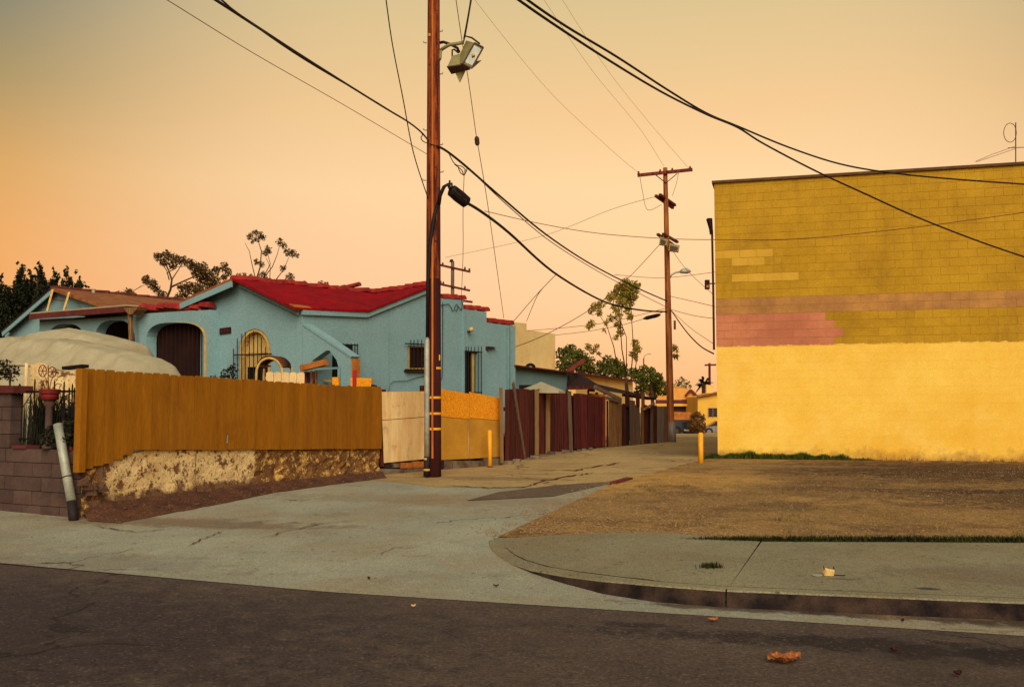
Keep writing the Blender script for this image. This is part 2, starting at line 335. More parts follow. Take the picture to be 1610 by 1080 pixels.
redwood = M('dark red boards', S(118, 50, 38), S(66, 24, 22), 1.5, 0.92, 0.5, 10, stretch=WOODZ, speck=0.3, rnd=0.35, lo=.4, hi=.6, extra=streaks(S(140, 96, 70), .6, .8, .4, (14, 14, 1.2)))
redpanel = M('maroon panel', S(112, 38, 36), S(70, 24, 24), 1.5, 0.9, 0.3, 10, stretch=WOODZ, speck=0.3, rnd=0.2, lo=.4, hi=.6, extra=streaks(S(140, 90, 66), .6, .78, .45, (10, 10, 1.4)))
greywood = M('weathered grey boards', S(134, 108, 88), S(92, 70, 60), 1.5, 0.93, 0.5, 10, stretch=WOODZ, speck=0.25, rnd=0.22)
tanwood = M('tan boards', S(160, 116, 68), S(104, 72, 46), 1.5, 0.92, 0.4, 10, stretch=WOODZ, speck=0.3, rnd=0.15, lo=.4, hi=.6)
tanbeam = M('tan lumber', S(196, 120, 50), S(160, 90, 36), 4, 0.9, 0.3, 30, speck=0.2)
metalgrey = M('grey sheet metal', S(150, 142, 134), S(112, 102, 98), 2, 0.6, 0.3, 12, stretch=WOODZ, metal=0.2, rnd=0.1)
creampost = M('pale wood post', S(206, 168, 112), S(140, 100, 66), 3, 0.9, 0.3, 12, stretch=WOODZ)
picketmat = M('cream pickets', S(244, 212, 152), S(224, 184, 124), 3, 0.85, 0.2, 40, rnd=0.04)
redpost = M('bright red paint', S(186, 18, 18), S(160, 14, 16), 3, 0.6, 0.1, 40)
beige = M('beige stucco', S(238, 212, 146), S(222, 188, 124), 0.5, 0.93, 0.4, 30, extra=streaks(S(160, 130, 84), 0.55, 0.8, 0.5, (0.8, 0.8, 0.4)))
cream = M('cream stucco', S(246, 206, 124), S(228, 184, 104), 0.5, 0.93, 0.3, 30)
yellowhouse = M('yellow stucco', S(240, 186, 74), S(226, 168, 62), 0.6, 0.93, 0.3, 30)
tanroof = M('orange tan roof', S(236, 168, 80), S(210, 138, 62), 1.0, 0.93, 0.3, 30)
tar = M('tar paper', S(58, 38, 34), S(40, 26, 26), 2, 0.95, 0.5, 30)
bark = M('bark', S(96, 62, 44), S(64, 40, 32), 4, 0.95, 0.5, 30)
def leafmat(name, a, b, tr=0.25):
    m = M(name, a, b, 6.0, 0.75, 0.0, 20, lo=0.4, hi=0.6, speck=0.3)
    t = m.node_tree; bs = t.nodes['Principled BSDF']; out = t.nodes['Material Output']
    tl = nnode(t, 'ShaderNodeBsdfTranslucent'); src = bs.inputs['Base Color'].links[0].from_socket; t.links.new(src, tl.inputs[0])
    ms = nnode(t, 'ShaderNodeMixShader'); ms.inputs[0].default_value = tr
    t.links.new(bs.outputs[0], ms.inputs[1]); t.links.new(tl.outputs[0], ms.inputs[2]); t.links.new(ms.outputs[0], out.inputs[0]); return m
leaf_cyp = leafmat('cypress foliage', S(46, 50, 22), S(22, 26, 14), 0.1)
leaf_euc = leafmat('eucalyptus foliage', S(118, 88, 42), S(74, 54, 28), 0.3)
leaf_thin = leafmat('yellow green leaves', S(196, 172, 60), S(138, 126, 44), 0.45)
leaf_mid = leafmat('bush foliage', S(116, 118, 40), S(58, 66, 24), 0.3)
leaf_dk = leafmat('dark garden foliage', S(50, 48, 24), S(26, 26, 16), 0.15)
leaf_brn = leafmat('brown dry foliage', S(150, 100, 54), S(92, 74, 38), 0.3)
grassmat = leafmat('grass', S(84, 100, 28), S(48, 66, 16), 0.25)
weedmat = leafmat('dark grass', S(66, 68, 22), S(40, 42, 16), 0.2)
# ------------------------------------------------------------------ ground
def sheet(name, poly, zf, mat, step=0.8, dz=0.004, parent=None, kind='structure'):
    """a convex plan polygon, cut into a grid that follows the ground"""
    xs = [p[0] for p in poly]; ys = [p[1] for p in poly]
    area = sum(poly[i][0] * poly[(i + 1) % len(poly)][1] - poly[(i + 1) % len(poly)][0] * poly[i][1] for i in range(len(poly)))
    if area < 0: poly = poly[::-1]
    bm = bmesh.new(); f = bm.faces.new([bm.verts.new((x, y, 0)) for x, y in [(min(xs) - 1, min(ys) - 1), (max(xs) + 1, min(ys) - 1), (max(xs) + 1, max(ys) + 1), (min(xs) - 1, max(ys) + 1)]])
    n = len(poly)
    for i in range(n):
        p = V((*poly[i][:2], 0)); q = V((*poly[(i + 1) % n][:2], 0)); d = q - p
        if d.length < 1e-5: continue
        bmesh.ops.bisect_plane(bm, geom=bm.verts[:] + bm.edges[:] + bm.faces[:], plane_co=p, plane_no=V((d.y, -d.x, 0)), clear_outer=True)
    if step:
        for ax in (ET, ES):
            vs = [ax.dot(v.co) for v in bm.verts]; a, b = min(vs), max(vs)
            cuts = [a + step * k for k in range(1, int((b - a) / step) + 1)] if ax == ES else sorted(set([x for x, _ in BP if a < x < b] + [a + step * k for k in range(1, int((b - a) / step) + 1)]))
            if ax == ES and zf is Bz: cuts = []
            for c in cuts:
                bmesh.ops.bisect_plane(bm, geom=bm.verts[:] + bm.edges[:] + bm.faces[:], plane_co=ax * c, plane_no=ax)
    for v in bm.verts: v.co.z = zf(v.co.x, v.co.y) + dz
    mb = MB(); bm.verts.index_update()
    mb.v = [tuple(v.co) for v in bm.verts]; mb.f = [tuple(v.index for v in f.verts) for f in bm.faces]; bm.free()
    # faces up
    if parent is not None: return part(parent, name, mb, mat, fix=False)
    return single(name, mb, mat, kind=kind, fix=False)
def convex(pts):
    pts = sorted(set(pts))
    def half(ps):
        h = []
        for p in ps:
            while len(h) > 1 and (h[-1][0] - h[-2][0]) * (p[1] - h[-2][1]) - (h[-1][1] - h[-2][1]) * (p[0] - h[-2][0]) <= 0: h.pop()
            h.append(p)
        return h
    a = half(pts); b = half(pts[::-1]); return a[:-1] + b[:-1]
def st(s, t): p = ES * s + ET * t; return (p.x, p.y)
single('ground', MB().add([(-900, -300, -0.09), (900, -300, -0.09), (900, 2500, -0.09), (-900, 2500, -0.09)], [(0, 1, 2, 3)]), groundmat, kind='structure')
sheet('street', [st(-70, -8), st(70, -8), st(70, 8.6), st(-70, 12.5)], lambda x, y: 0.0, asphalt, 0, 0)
e1 = gnd(-100, 876); e2 = gnd(520, 931); e3 = gnd(1610, 1000)
dl = (e1 - e2).normalized(); dr = (e3 - e2).normalized()
sheet('apron', [tuple((e2 + dl * 60)[:2]), tuple(e2[:2]), tuple((e2 + dr * 60)[:2]), st(60, 30), st(-70, 30)], Bz, concrete, 0.8)
a1 = gnd(600, 752); a2 = gnd(742, 783); a3 = gnd(990, 752); a4 = gnd(1200, 735)
sheet('alley', [tuple(gnd(560, 752)[:2]), tuple(gnd(690, 766)[:2]), tuple(gnd(905, 768)[:2]), tuple(gnd(1190, 735)[:2]), st(8, 80), st(-30, 80), st(-30, 40)], Bz, alleymat, 0.8, 0.008)
sheet('asphalt_patch', [tuple(gnd(x, y)[:2]) for x, y in ((733, 788), (870, 781), (985, 757), (990, 753), (880, 763), (800, 770))], Bz, patchmat, 0.6, 0.013)
lot_l = gnd(782, 846); lot_b = gnd(988, 756)
lotpoly = [tuple(lot_l[:2]), tuple(gnd(1100, 846)[:2]), tuple(gnd(1640, 853)[:2]), st(45, 11.2), st(45, 26), (5.0, 25.1), tuple(gnd(1105, 735)[:2]), tuple(gnd(990, 755)[:2])]
sheet('gravel_lot', convex(lotpoly), lambda x, y: Bz(x, y) + 0.02 * smooth(0, 3, (V((x, y, 0)) - V((lot_l.x, lot_l.y, 0))).dot(V((0.8, 0.3, 0)))) , lotmat, 0.8, 0.017)
# sidewalk with its curb: slabs and curb lengths are pieces
ctop = [(767, 849), (768, 856), (772, 864), (782, 874), (800, 884), (835, 896), (890, 906), (950, 913), (1030, 920), (1140, 928)]
cpl = [gnd(x, y, Sz) for x, y in ctop]
cend = [gnd(1380, 938, Sz), gnd(1600, 947, Sz)]
dirc = (cend[1] - cpl[-1]); dirc.z = 0; dirc.normalize()
far = [cpl[-1] + dirc * k for k in (1.2, 2.4, 3.6, 4.0)]; far2 = [far[-1] + dirc * k for k in (0.012, 2, 4, 9)]
sw = thing('sidewalk', 'pale worn concrete sidewalk with curb at the gravel lot', None, (2, 9.5, 0), kind='structure')
bk = lambda p: p + V((dirc.y, -dirc.x, 0)) * -0.17
def inset(pl, d=0.17):
    out = []
    for i, p in enumerate(pl):
        t = (pl[min(i + 1, len(pl) - 1)] - pl[max(i - 1, 0)]); t.z = 0; t.normalize()
        n = V((-t.y, t.x, 0)); out.append(p + n * d)
    return out
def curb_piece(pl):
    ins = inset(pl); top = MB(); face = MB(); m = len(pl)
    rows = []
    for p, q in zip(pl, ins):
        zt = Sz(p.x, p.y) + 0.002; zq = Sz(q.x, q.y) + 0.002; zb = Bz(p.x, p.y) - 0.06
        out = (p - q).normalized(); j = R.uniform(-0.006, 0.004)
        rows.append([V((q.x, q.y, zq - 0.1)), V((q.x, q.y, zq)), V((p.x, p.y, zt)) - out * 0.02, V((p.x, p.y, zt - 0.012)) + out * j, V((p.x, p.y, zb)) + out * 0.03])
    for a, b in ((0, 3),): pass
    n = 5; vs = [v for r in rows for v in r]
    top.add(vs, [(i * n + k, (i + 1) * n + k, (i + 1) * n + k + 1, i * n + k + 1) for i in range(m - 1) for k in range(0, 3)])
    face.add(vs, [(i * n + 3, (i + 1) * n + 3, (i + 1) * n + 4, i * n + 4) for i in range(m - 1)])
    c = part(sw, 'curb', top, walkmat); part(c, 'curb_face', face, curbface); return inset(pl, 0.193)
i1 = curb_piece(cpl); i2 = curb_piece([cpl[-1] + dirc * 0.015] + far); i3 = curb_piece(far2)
bkl = gnd(1195, 851, Sz)
poly1 = [tuple(p[:2]) for p in i1] + [tuple(bkl[:2]), tuple(gnd(1050, 846)[:2]), tuple(gnd(900, 846)[:2]), tuple(gnd(775, 847)[:2])]
sheet('slab', convex(poly1), Sz, walkmat, 0.3, 0.0, sw)
g = dirc * 0.018
bl2 = gnd(1640, 853, Sz); db = (bl2 - bkl); db.z = 0; db.normalize()
sheet('slab', convex([tuple((i2[0] + g)[:2]), tuple(i2[-1][:2]), tuple((bkl + g)[:2]), tuple((bkl + db * 4.3)[:2])]), Sz, walkmat, 0.5, 0.0, sw)
sheet('slab', convex([tuple((i3[0] + g)[:2]), tuple(i3[-1][:2]), tuple((bkl + db * 4.32)[:2]), tuple((bkl + db * 13)[:2])]), Sz, walkmat, 0.5, 0.0, sw)
# cracks in the alley, thin recessed lines of dark soil
def crack(pts, w):
    mb = MB(); P = []
    for (a, b) in zip(pts, pts[1:]):
        for k in range(8):
            f = k / 8; P.append((a[0] + (b[0] - a[0]) * f + R.uniform(-3, 3), a[1] + (b[1] - a[1]) * f + R.uniform(-0.8, 0.8)))
    P.append(pts[-1]); W3 = [gnd(*p) for p in P]; n = len(W3)
    for i, p in enumerate(W3):
        t = (W3[min(i + 1, n - 1)] - W3[max(i - 1, 0)]); t.z = 0; t.normalize(); nn = V((-t.y, t.x, 0)) * w * (0.35 + R.random()) * min(1, (i + 1) / 3, (n - i) / 3)
        p = p + V((0, 0, 0.019)); mb.v += [tuple(p - nn), tuple(p + nn)]
    mb.f = [(2 * i, 2 * i + 1, 2 * i + 3, 2 * i + 2) for i in range(n - 1)]; return mb
for pts, w in ([(690, 764), (770, 768), (830, 766), (850, 758), (905, 748)], 0.03), ([(845, 740), (905, 741), (918, 738), (975, 728)], 0.04), ([(850, 757), (905, 748), (935, 744)], 0.025), ([(150, 828), (210, 838), (260, 834)], 0.012), ([(420, 845), (500, 825), (560, 820)], 0.012), ([(295, 860), (340, 840), (350, 838)], 0.012), ([(890, 905), (1000, 898), (1060, 896)], 0.006), ([(1050, 738), (1090, 728), (1115, 722)], 0.03):
    single('crack', crack(pts, w), dirtmat, kind='structure', fix=False)
# ------------------------------------------------------------------ plan of the left side
A = V((-4.85, 23.0, 0)); uS = V((0.625, 0.7806, 0)); uF = V((-0.7806, 0.625, 0))
FB0 = gnd(128, 815); FB1 = gnd(600, 746)                      # brown board fence, base line
PB1 = gnd(790, 731); AB = [PB1, gnd(868, 713), gnd(952, 704), gnd(1002, 699.5), gnd(1052, 695)]
fl = (FB1 - FB0); fl.z = 0; flen = fl.length; fd = fl.normalized(); fn = V((fd.y, -fd.x, 0))   # fn faces the alley
LW0 = gnd(125, 815); LW1 = gnd(0, 803); lwd = (LW1 - LW0); lwd.z = 0; lwd.normalize(); lwn = V((-lwd.y, lwd.x, 0))
if lwn.dot(LW0) > 0: lwn = -lwn
# raised yard behind the fences
yp = [FB0 - fn * 0.3, FB1 - fn * 0.3, PB1 + V((-0.35, 0.1, 0)), AB[1] + V((-0.4, 0, 0)), AB[2] + V((-0.6, 0, 0)), V((-2, 42, 0)), V((-30, 46, 0)), LW1 + lwd * 14 - lwn * 0.5, LW0 - lwn * 0.35]
single('yard', MB().prism([V((p.x, p.y, 1.0)) for p in yp], (0, 0, -1.2)), yardmat, kind='structure')
# ------------------------------------------------------------------ dirt bank in front of the retaining wall
mb = MB(); N = 60
outl = [(128, 820), (180, 823), (270, 806), (340, 793), (420, 776), (520, 762), (600, 752)]
for i in range(N + 1):
    f = i / N; base = FB0 + (FB1 - FB0) * f + fn * 0.02
    pxb = 805 + F * base.x / base.y
    yo = pw(pxb, outl); o = gnd(pxb + 6, yo)
    hb = pw(f, [(0, 0.10), (0.04, 0.18), (0.2, 0.16), (0.5, 0.12), (0.8, 0.08), (1, 0.06)]) + 0.05 * mnoise.noise(V((f * 14, 0, 0)))
    for k in range(7):
        g_ = k / 6; p = base.lerp(o, g_); z = Bz(p.x, p.y) + 0.010 + hb * (1 - g_) ** 1.7 + 0.03 * mnoise.noise(V((p.x * 4, p.y * 4, 0))) * (1 - g_)
        mb.v.append((p.x + 0.05 * mnoise.noise(V((f * 25, k, 3))), p.y, max(z, Bz(p.x, p.y) + 0.008)))
mb.f = [(i * 7 + k, i * 7 + k + 1, i * 7 + k + 8, i * 7 + k + 7) for i in range(N) for k in range(6)]
single('dirt_bank', mb, dirtmat, kind='structure', smooth=True)
rubblemat = M('rubble', S(112, 80, 56), S(72, 50, 38), 6, .95, .7, 40, speck=.3)
# rubble at the left end of the retaining wall
rr_ = random.Random(31)
for k in range(12):
    px = rr_.uniform(131, 170); py = rr_.uniform(752, 806); q = onw(px, py, FB0, FB1, 0.06); r = rr_.uniform(.05, .11); mb = MB()
    ring_ = [6.283 * i / 7 for i in range(7)]
    a_ = [q + V((r * math.cos(a) * rr_.uniform(.7, 1.2), r * .6 * math.sin(a) - .02, -r * .6)) for a in ring_]; b_ = [q + V((r * .8 * math.cos(a) * rr_.uniform(.7, 1.1), r * .5 * math.sin(a) - .04, rr_.uniform(.1, .7) * r)) for a in ring_]
    mb.add(a_ + b_, [(i, (i + 1) % 7, 7 + (i + 1) % 7, 7 + i) for i in range(7)] + [tuple(range(7)), tuple(range(13, 6, -1))])
    single('rubble_stone', mb, rubblemat, 'rough brown stone in the rubble at the foot of the leaning pipe', 'stone', 'rubble stones by the leaning pipe')
mbd = MB()
for k in range(260):
    f = rr_.random() ** 1.4; base = FB0 + (FB1 - FB0) * f; pxb = 805 + F * base.x / base.y; o = gnd(pxb + 6, pw(pxb, outl)); g_ = rr_.uniform(.25, 1.03) ; p = base.lerp(o, g_)
    hb = pw(f, [(0, 0.10), (0.04, 0.18), (0.2, 0.16), (0.5, 0.12), (0.8, 0.08), (1, 0.06)]); p.z = Bz(p.x, p.y) + .012 + max(0, hb * (1 - g_)) ** 1 * (1 - min(g_, 1)) ** .7; r = rr_.uniform(.008, .03)
    a = rr_.uniform(0, 6.28); c_, d_ = math.cos(a) * r, math.sin(a) * r
    mbd.add([p + V((c_, d_, 0)), p + V((-d_, c_ * .8, 0)), p + V((-c_ * 1.2, -d_, 0)), p + V((d_, -c_, 0)), p + V((0, 0, r * .9))], [(0, 1, 4), (1, 2, 4), (2, 3, 4), (3, 0, 4)])
single('bank_gravel', mbd, rubblemat, kind='stuff', fix=False)
# retaining wall in three lengths
rw = thing('retaining_wall', 'low retaining wall of peeling cream plaster under the brown board fence', 'wall', FB0)
def wz(f): return pw(f, [(0, 0.86), (0.1, 0.95), (0.16, 1.05), (1, 0.86)])
for (p0, p1, mt) in ((132, 158, peelbrown), (158.5, 311, peelcream), (314, 404, peelcream), (404.6, 482, peelbrown), (483, 600, peelbrown)):
    mb = MB()
    q0 = onw(p0, 760, FB0, FB1); q1 = onw(p1, 760, FB0, FB1)
    nu = max(4, int((q1 - q0).length / 0.12)); nv = 9
    for i in range(nu + 1):
        b = q0.lerp(q1, i / nu); f = (b - FB0).dot(fd) / flen; g0 = Bz(b.x, b.y) - 0.1; zt = wz(f)
        for k in range(nv + 1):
            z = g0 + (zt - g0) * k / nv
            off = 0.018 * mnoise.noise(V((b.x * 3, b.y * 3, z * 5))) + (0.05 if mt is peelbrown else 0.012) * mnoise.noise(V((b.x * 12, b.y * 12, z * 12))) - 0.10 + (0.10 if k < 4 else 0.0) * (1 - k / 4)
            if k == nv: z += 0.03 * mnoise.noise(V((b.x * 5, b.y * 5, 2)))
            mb.v.append(tuple(V((b.x, b.y, z)) + fn * (off + 0.04)))
        mb.v.append(tuple(V((b.x, b.y, zt)) - fn * 0.3)); mb.v.append(tuple(V((b.x, b.y, g0)) - fn * 0.3))
    r_ = nv + 3
    mb.f = [(i * r_ + k, (i + 1) * r_ + k, (i + 1) * r_ + (k + 1) % r_, i * r_ + (k + 1) % r_) for i in range(nu) for k in range(r_)] + [tuple(range(r_)), tuple(range(nu * r_ + r_ - 1, nu * r_ - 1, -1))]
    part(rw, 'wall_segment', mb, mt)
# ------------------------------------------------------------------ brown board fence
bf = thing('board_fence', 'brown painted fence of dog-eared boards standing on the peeling retaining wall', 'fence', FB0)
NB = 42; bw = flen / NB
def ftop(f): return 2.20 + (2.085 - 2.20) * f
def fbot(f): return pw(f, [(0, 0.80), (0.06, 0.88), (0.13, 1.05), (1, 0.865)])
for i in range(NB):
    s0 = i * bw + 0.0015; s1 = (i + 1) * bw - R.choice((0.001, 0.001, 0.002, 0.004, 0.010)); f = (i + 0.5) / NB
    zt = ftop(f) + R.uniform(-0.008, 0.008); zb = fbot(f) + R.uniform(-0.006, 0.006); o = fn * R.uniform(-0.0025, 0.0025); ear = 0.026
    tl_ = R.uniform(-0.005, 0.005)
    P = lambda s, z: FB0 + fd * (s + tl_ * (z - 1)) + V((0, 0, z - FB0.z)) + o
    mb = MB().prism([P(s0, zb), P(s1, zb), P(s1, zt - ear), P(s1 - ear, zt), P(s0 + ear, zt), P(s0, zt - ear)], fn * -0.018)
    part(bf, 'board', mb, orangeboard)
for z0 in (1.22, 1.95):
    part(bf, 'rail', MB().bar(FB0 - fn * 0.06 + V((0, 0, z0 - FB0.z)), FB1 - fn * 0.06 + V((0, 0, z0 - 0.08 - FB0.z)), 0.05, 0.09), orangeboard)
for f in (0.25, 0.5, 0.75, 0.985):
    p = FB0.lerp(FB1, f) - fn * 0.13; part(bf, 'post', MB().box((p.x, p.y, 0.8), fd * 0.045, fn * 0.045, 1.2), tanwood)
p = FB0 - fd * 0.06; part(bf, 'corner_post', MB().box((p.x, p.y, 0.78), fd * 0.05, fn * 0.06, 1.42), orangeboard)
# loose timber block lying across the post top
part(bf, 'post_cap', MB().bar(onw(103, 579, LW0, LW1), onw(134, 575.5, LW0, LW1), 0.12, 0.045), darkin)
mb = MB(); p = onw(357, 697, FB0, FB1, 0.012); q = onw(358, 684, FB0, FB1, 0.012)
part(bf, 'tape_scrap', MB().bar(p, q, 0.02, 0.004, fn), steel, label='pale blue scrap stuck on a board')
# ------------------------------------------------------------------ grey block wall and pillar at the left edge
bw_ = thing('block_wall', 'grey concrete block wall and pillar at the left edge under red tile caps', 'wall', LW0)
bh = 0.2; bl = 0.42
blk = MB().box((0, 0, 0), (bl / 2 - 0.006, 0, 0), (0, 0.095, 0), bh - 0.010); blkm = blk.mesh('block', blockgrey)
blkh = MB().box((0, 0, 0), (bl / 4 - 0.006, 0, 0), (0, 0.095, 0), bh - 0.010).mesh('half_block', blockgrey)
rz_lw = math.atan2(lwd.y, lwd.x)
zb0 = 0.085
Lp = (gnd(28, 806) - LW0).dot(lwd) + 0.27         # where the pillar starts
def lw(s, z, o=0.0): return V((LW0.x, LW0.y, 0)) + lwd * s + lwn * o + V((0, 0, z))
for r in range(9):
    z = zb0 + r * bh; s = 0.02 if r < 5 else Lp; first = True
    while s < Lp + 5.5:
        l = bl / 2 if (first and r % 2) else bl
        c = lw(s + l / 2, z, -0.10 + R.uniform(-0.004, 0.004))
        put('block', blkh if l < bl else blkm, c, bw_, rz_lw); s += l; first = False
part(bw_, 'mortar_core', MB().prism([lw(0.03, zb0, -0.02), lw(Lp + 5.5, zb0, -0.02), lw(Lp + 5.5, zb0 + 5 * bh - .01, -0.02), lw(0.03, zb0 + 5 * bh - .01, -0.02)], lwn * -0.16), mortar)
part(bw_, 'mortar_core', MB().prism([lw(Lp + 0.01, zb0 + 5 * bh, -0.02), lw(Lp + 5.5, zb0 + 5 * bh, -0.02), lw(Lp + 5.5, zb0 + 9 * bh - .01, -0.02), lw(Lp + 0.01, zb0 + 9 * bh - .01, -0.02)], lwn * -0.16), mortar)
zt = zb0 + 9 * bh
for k in range(19):
    s = Lp - 0.12 + k * 0.3
    part(bw_, 'cap_tile', MB().prism([lw(s, zt - .004, 0.05), lw(s + 0.292, zt - .004, 0.05), lw(s + 0.292, zt + 0.1 + R.uniform(0, .02), 0.05), lw(s, zt + 0.1, 0.05)], lwn * -0.32), maroon)
zl = zb0 + 5 * bh
for s in (0.35, Lp - 0.25):
    part(bw_, 'cap_tile', MB().box(lw(s, zl - 0.008, -0.09), lwd * 0.16, lwn * 0.11, 0.045), maroon)
# iron grille on the low wall
gr = thing('iron_grille', 'black wrought iron grille with scrolls on the low block wall', 'grille', lw(0.6, zl))
def gpt(px, py): return onw(px, py, lw(0, 0, -0.15), lw(1, 0, -0.15))
zg0 = zl - 0.01
for i, px in enumerate((31, 36, 55, 86, 101, 109, 114, 117)):
    tp = gpt(px, (606, 612, 598, 600, 602, 612, 606, 612)[i]); q = V((tp.x, tp.y, zg0))
    part(gr, 'bar', MB().tube([q, tp, tp + V((0, 0, 0.035))], [0.011 if i != 0 else 0.02, 0.011 if i != 0 else 0.02, 0.001], 6), iron)
for py, w in ((616, 0.03), (690, 0.025)):
    part(gr, 'rail', MB().bar(gpt(30, py), gpt(118, py - 1), 0.02, w), iron)
def scroll(cx, cy, r, turn, a0=0.0):
    return MB().tube([gpt(cx + r * (1 - k / 28 * 0.8) * math.cos(a0 + turn * k / 28 * 8), cy + r * (1 - k / 28 * 0.8) * math.sin(a0 + turn * k / 28 * 8)) for k in range(29)], 0.006, 5)
for a in ((98, 645, 5, 1, 0), (106, 645, 5, -1, 3.1), (95, 650, 4, 1, 0), (110, 650, 4, -1, 3.1), (48, 640, 5, 1, 0), (45, 632, 4, -1, 1)):
    part(gr, 'scroll', scroll(*a), iron)
for a, b in (((101, 620), (92, 640)), ((101, 620), (113, 642)), ((36, 640), (50, 618)), ((101, 620), (101, 660))):
    part(gr, 'brace', MB().tube([gpt(*a), gpt(*b)], 0.007, 5), iron)
# red pot on a grey pedestal with a wire ornament in it
def spt(px, py): return onw(px, py, lw(0, 0, -0.02), lw(1, 0, -0.02))
c0 = spt(77, 660); pc = V((c0.x, c0.y, zl))
pot = thing('planter_pot', 'red clay pot with flared rim on a grey pedestal on the low block wall', 'pot', pc)
zt_ = spt(77, 612).z - zl; zbp = spt(77, 630).z - zl
part(pot, 'pedestal', MB().lathe(pc, [(0.085, 0), (0.085, 0.04), (0.055, 0.07), (0.05, zbp - 0.09), (0.08, zbp - 0.05), (0.07, zbp)], 14), blockgrey, True)
part(pot, 'bowl', MB().lathe(pc, [(0.07, zbp), (0.12, zbp + 0.02), (0.125, zt_ - 0.08), (0.12, zt_ - 0.07)], 18), potmat, True)
part(pot, 'rim', MB().lathe(pc, [(0.12, zt_ - 0.071), (0.14, zt_ - 0.06), (0.145, zt_), (0.115, zt_), (0.11, zt_ - 0.04)], 18), potmat)
orn = thing('wire_ornament', 'rusty wire ornament of two wheels and curls stuck in the red pot', 'ornament', pc + V((0, 0, zt_)))
def ring(cx, cy, rx, ry, n=20): return [spt(cx + rx * math.cos(6.2832 * k / n), cy + ry * math.sin(6.2832 * k / n)) for k in range(n + 1)]
for cx, cy, rx, ry in ((67, 583, 6, 9), (82, 585, 6.5, 8)):
    w = part(orn, 'wheel', MB().tube(ring(cx, cy, rx, ry), 0.007, 5), maroon)
    for k in range(3):
        a = k * 1.05; part(w, 'spoke', MB().tube([spt(cx - rx * math.cos(a), cy - ry * math.sin(a)), spt(cx + rx * math.cos(a), cy + ry * math.sin(a))], 0.005, 4), maroon)
for pts in ([(76, 612), (75, 600), (70, 592)], [(78, 612), (80, 600), (83, 593)], [(74, 613), (66, 602), (70, 597)], [(80, 613), (90, 603), (97, 604), (93, 610)], [(76, 575), (76, 596), (77, 612)], [(70, 612), (68, 598), (74, 600), (72, 606)]):
    part(orn, 'stem', MB().tube([spt(*p) for p in pts], 0.006, 5), maroon)
# leaning steel pipe
pb = onw(118, 812, lw(0, 0, 0.17), lw(1, 0, 0.17)); pb.z = Bz(pb.x, pb.y); pt = onw(91, 667, lw(0, 0, 0.10), lw(1, 0, 0.10)); pm = pb.lerp(pt, 0.20)
pp = thing('steel_pipe', 'grey galvanized pipe leaning against the low block wall', 'pipe', pb)
part(pp, 'pipe_body', MB().tube([pm, pm.lerp(pt, .5), pt], 0.062, 16), steel, True)
part(pp, 'base_sleeve', MB().tube([pb - V((0, 0, 0.1)), pm + (pt - pm) * 0.001], 0.064, 16), darksteel, True)
j = pb.lerp(pt, 0.44); part(pp, 'seam_band', MB().tube([j, j + (pt - pb) * 0.012], 0.065, 16), darksteel)
# ------------------------------------------------------------------ foliage
def leaves(clumps, n, size, rnd, aspect=0.5, droop=0.0):
    mb = MB()
    for (c, r, *sq) in clumps:
        sqz = sq[0] if sq else 1.0
        k = max(4, int(n * r * r))
        for _ in range(k):
            d = V((rnd.gauss(0, 1), rnd.gauss(0, 1), rnd.gauss(0, 1))).normalized() * r * rnd.random() ** 0.42
            d.z *= sqz; p = V(c) + d
            a = V((rnd.gauss(0, 1), rnd.gauss(0, 1), rnd.gauss(0, 1) - droop)).normalized() * size * rnd.uniform(0.6, 1.3)
            b = a.cross(V((rnd.gauss(0, 1), rnd.gauss(0, 1), rnd.gauss(0, 1)))).normalized() * a.length * aspect
            o = len(mb.v); mb.v += [tuple(p - a * 0.5), tuple(p + b * 0.5), tuple(p + a * 0.5), tuple(p - b * 0.5)]; mb.f.append((o, o + 1, o + 2, o + 3))
    return mb
def branch(pts, r0, r1, n=5):
    m = len(pts); return pts, [r0 + (r1 - r0) * i / (m - 1) for i in range(m)]
def tree(name, label, cat, Y, clumps, limbs, mat, n, size, base_z, group=None, aspect=0.5, zspread=0.5, seed=1, droop=0.0, trunk_px=None, sq=1.0):
    rnd = random.Random(seed); cl = []
    for (px, py, r) in clumps:
        rr = r * Y / F * (1.22 if name == 'slender_tree' else 1.0); c = at(px, py, Y + rnd.uniform(-1, 1) * zspread); cl.append((c, rr, sq))
    tp = trunk_px or (clumps[0][0], clumps[0][1]); tb = at(tp[0], tp[1], Y); root = V((tb.x, Y, base_z))
    t = thing(name, label, cat, root, group)
    mb = MB(); mb.tube([root - V((0, 0, .2)), root.lerp(tb, 0.5) + V((0.1, 0, 0)), tb], [0.10 + 0.0012 * Y, 0.07 + 0.001 * Y, 0.04 + .0005 * Y], 8)
    part(t, 'trunk', mb, bark, True)
    if limbs:
        mb = MB()
        for pts, w in limbs:
            P = [at(x, y, Y + 0.3 * mnoise.noise(V((x * .05, y * .05, 0)))) for x, y in pts]; mb.tube(P, [w * Y / F * (1 - 0.6 * i / (len(P) - 1)) for i in range(len(P))], 5)
        part(t, 'limbs', mb, bark, True)
    part(t, 'crown', leaves(cl, n, size, rnd, aspect, droop), mat, fix=False)
    return t
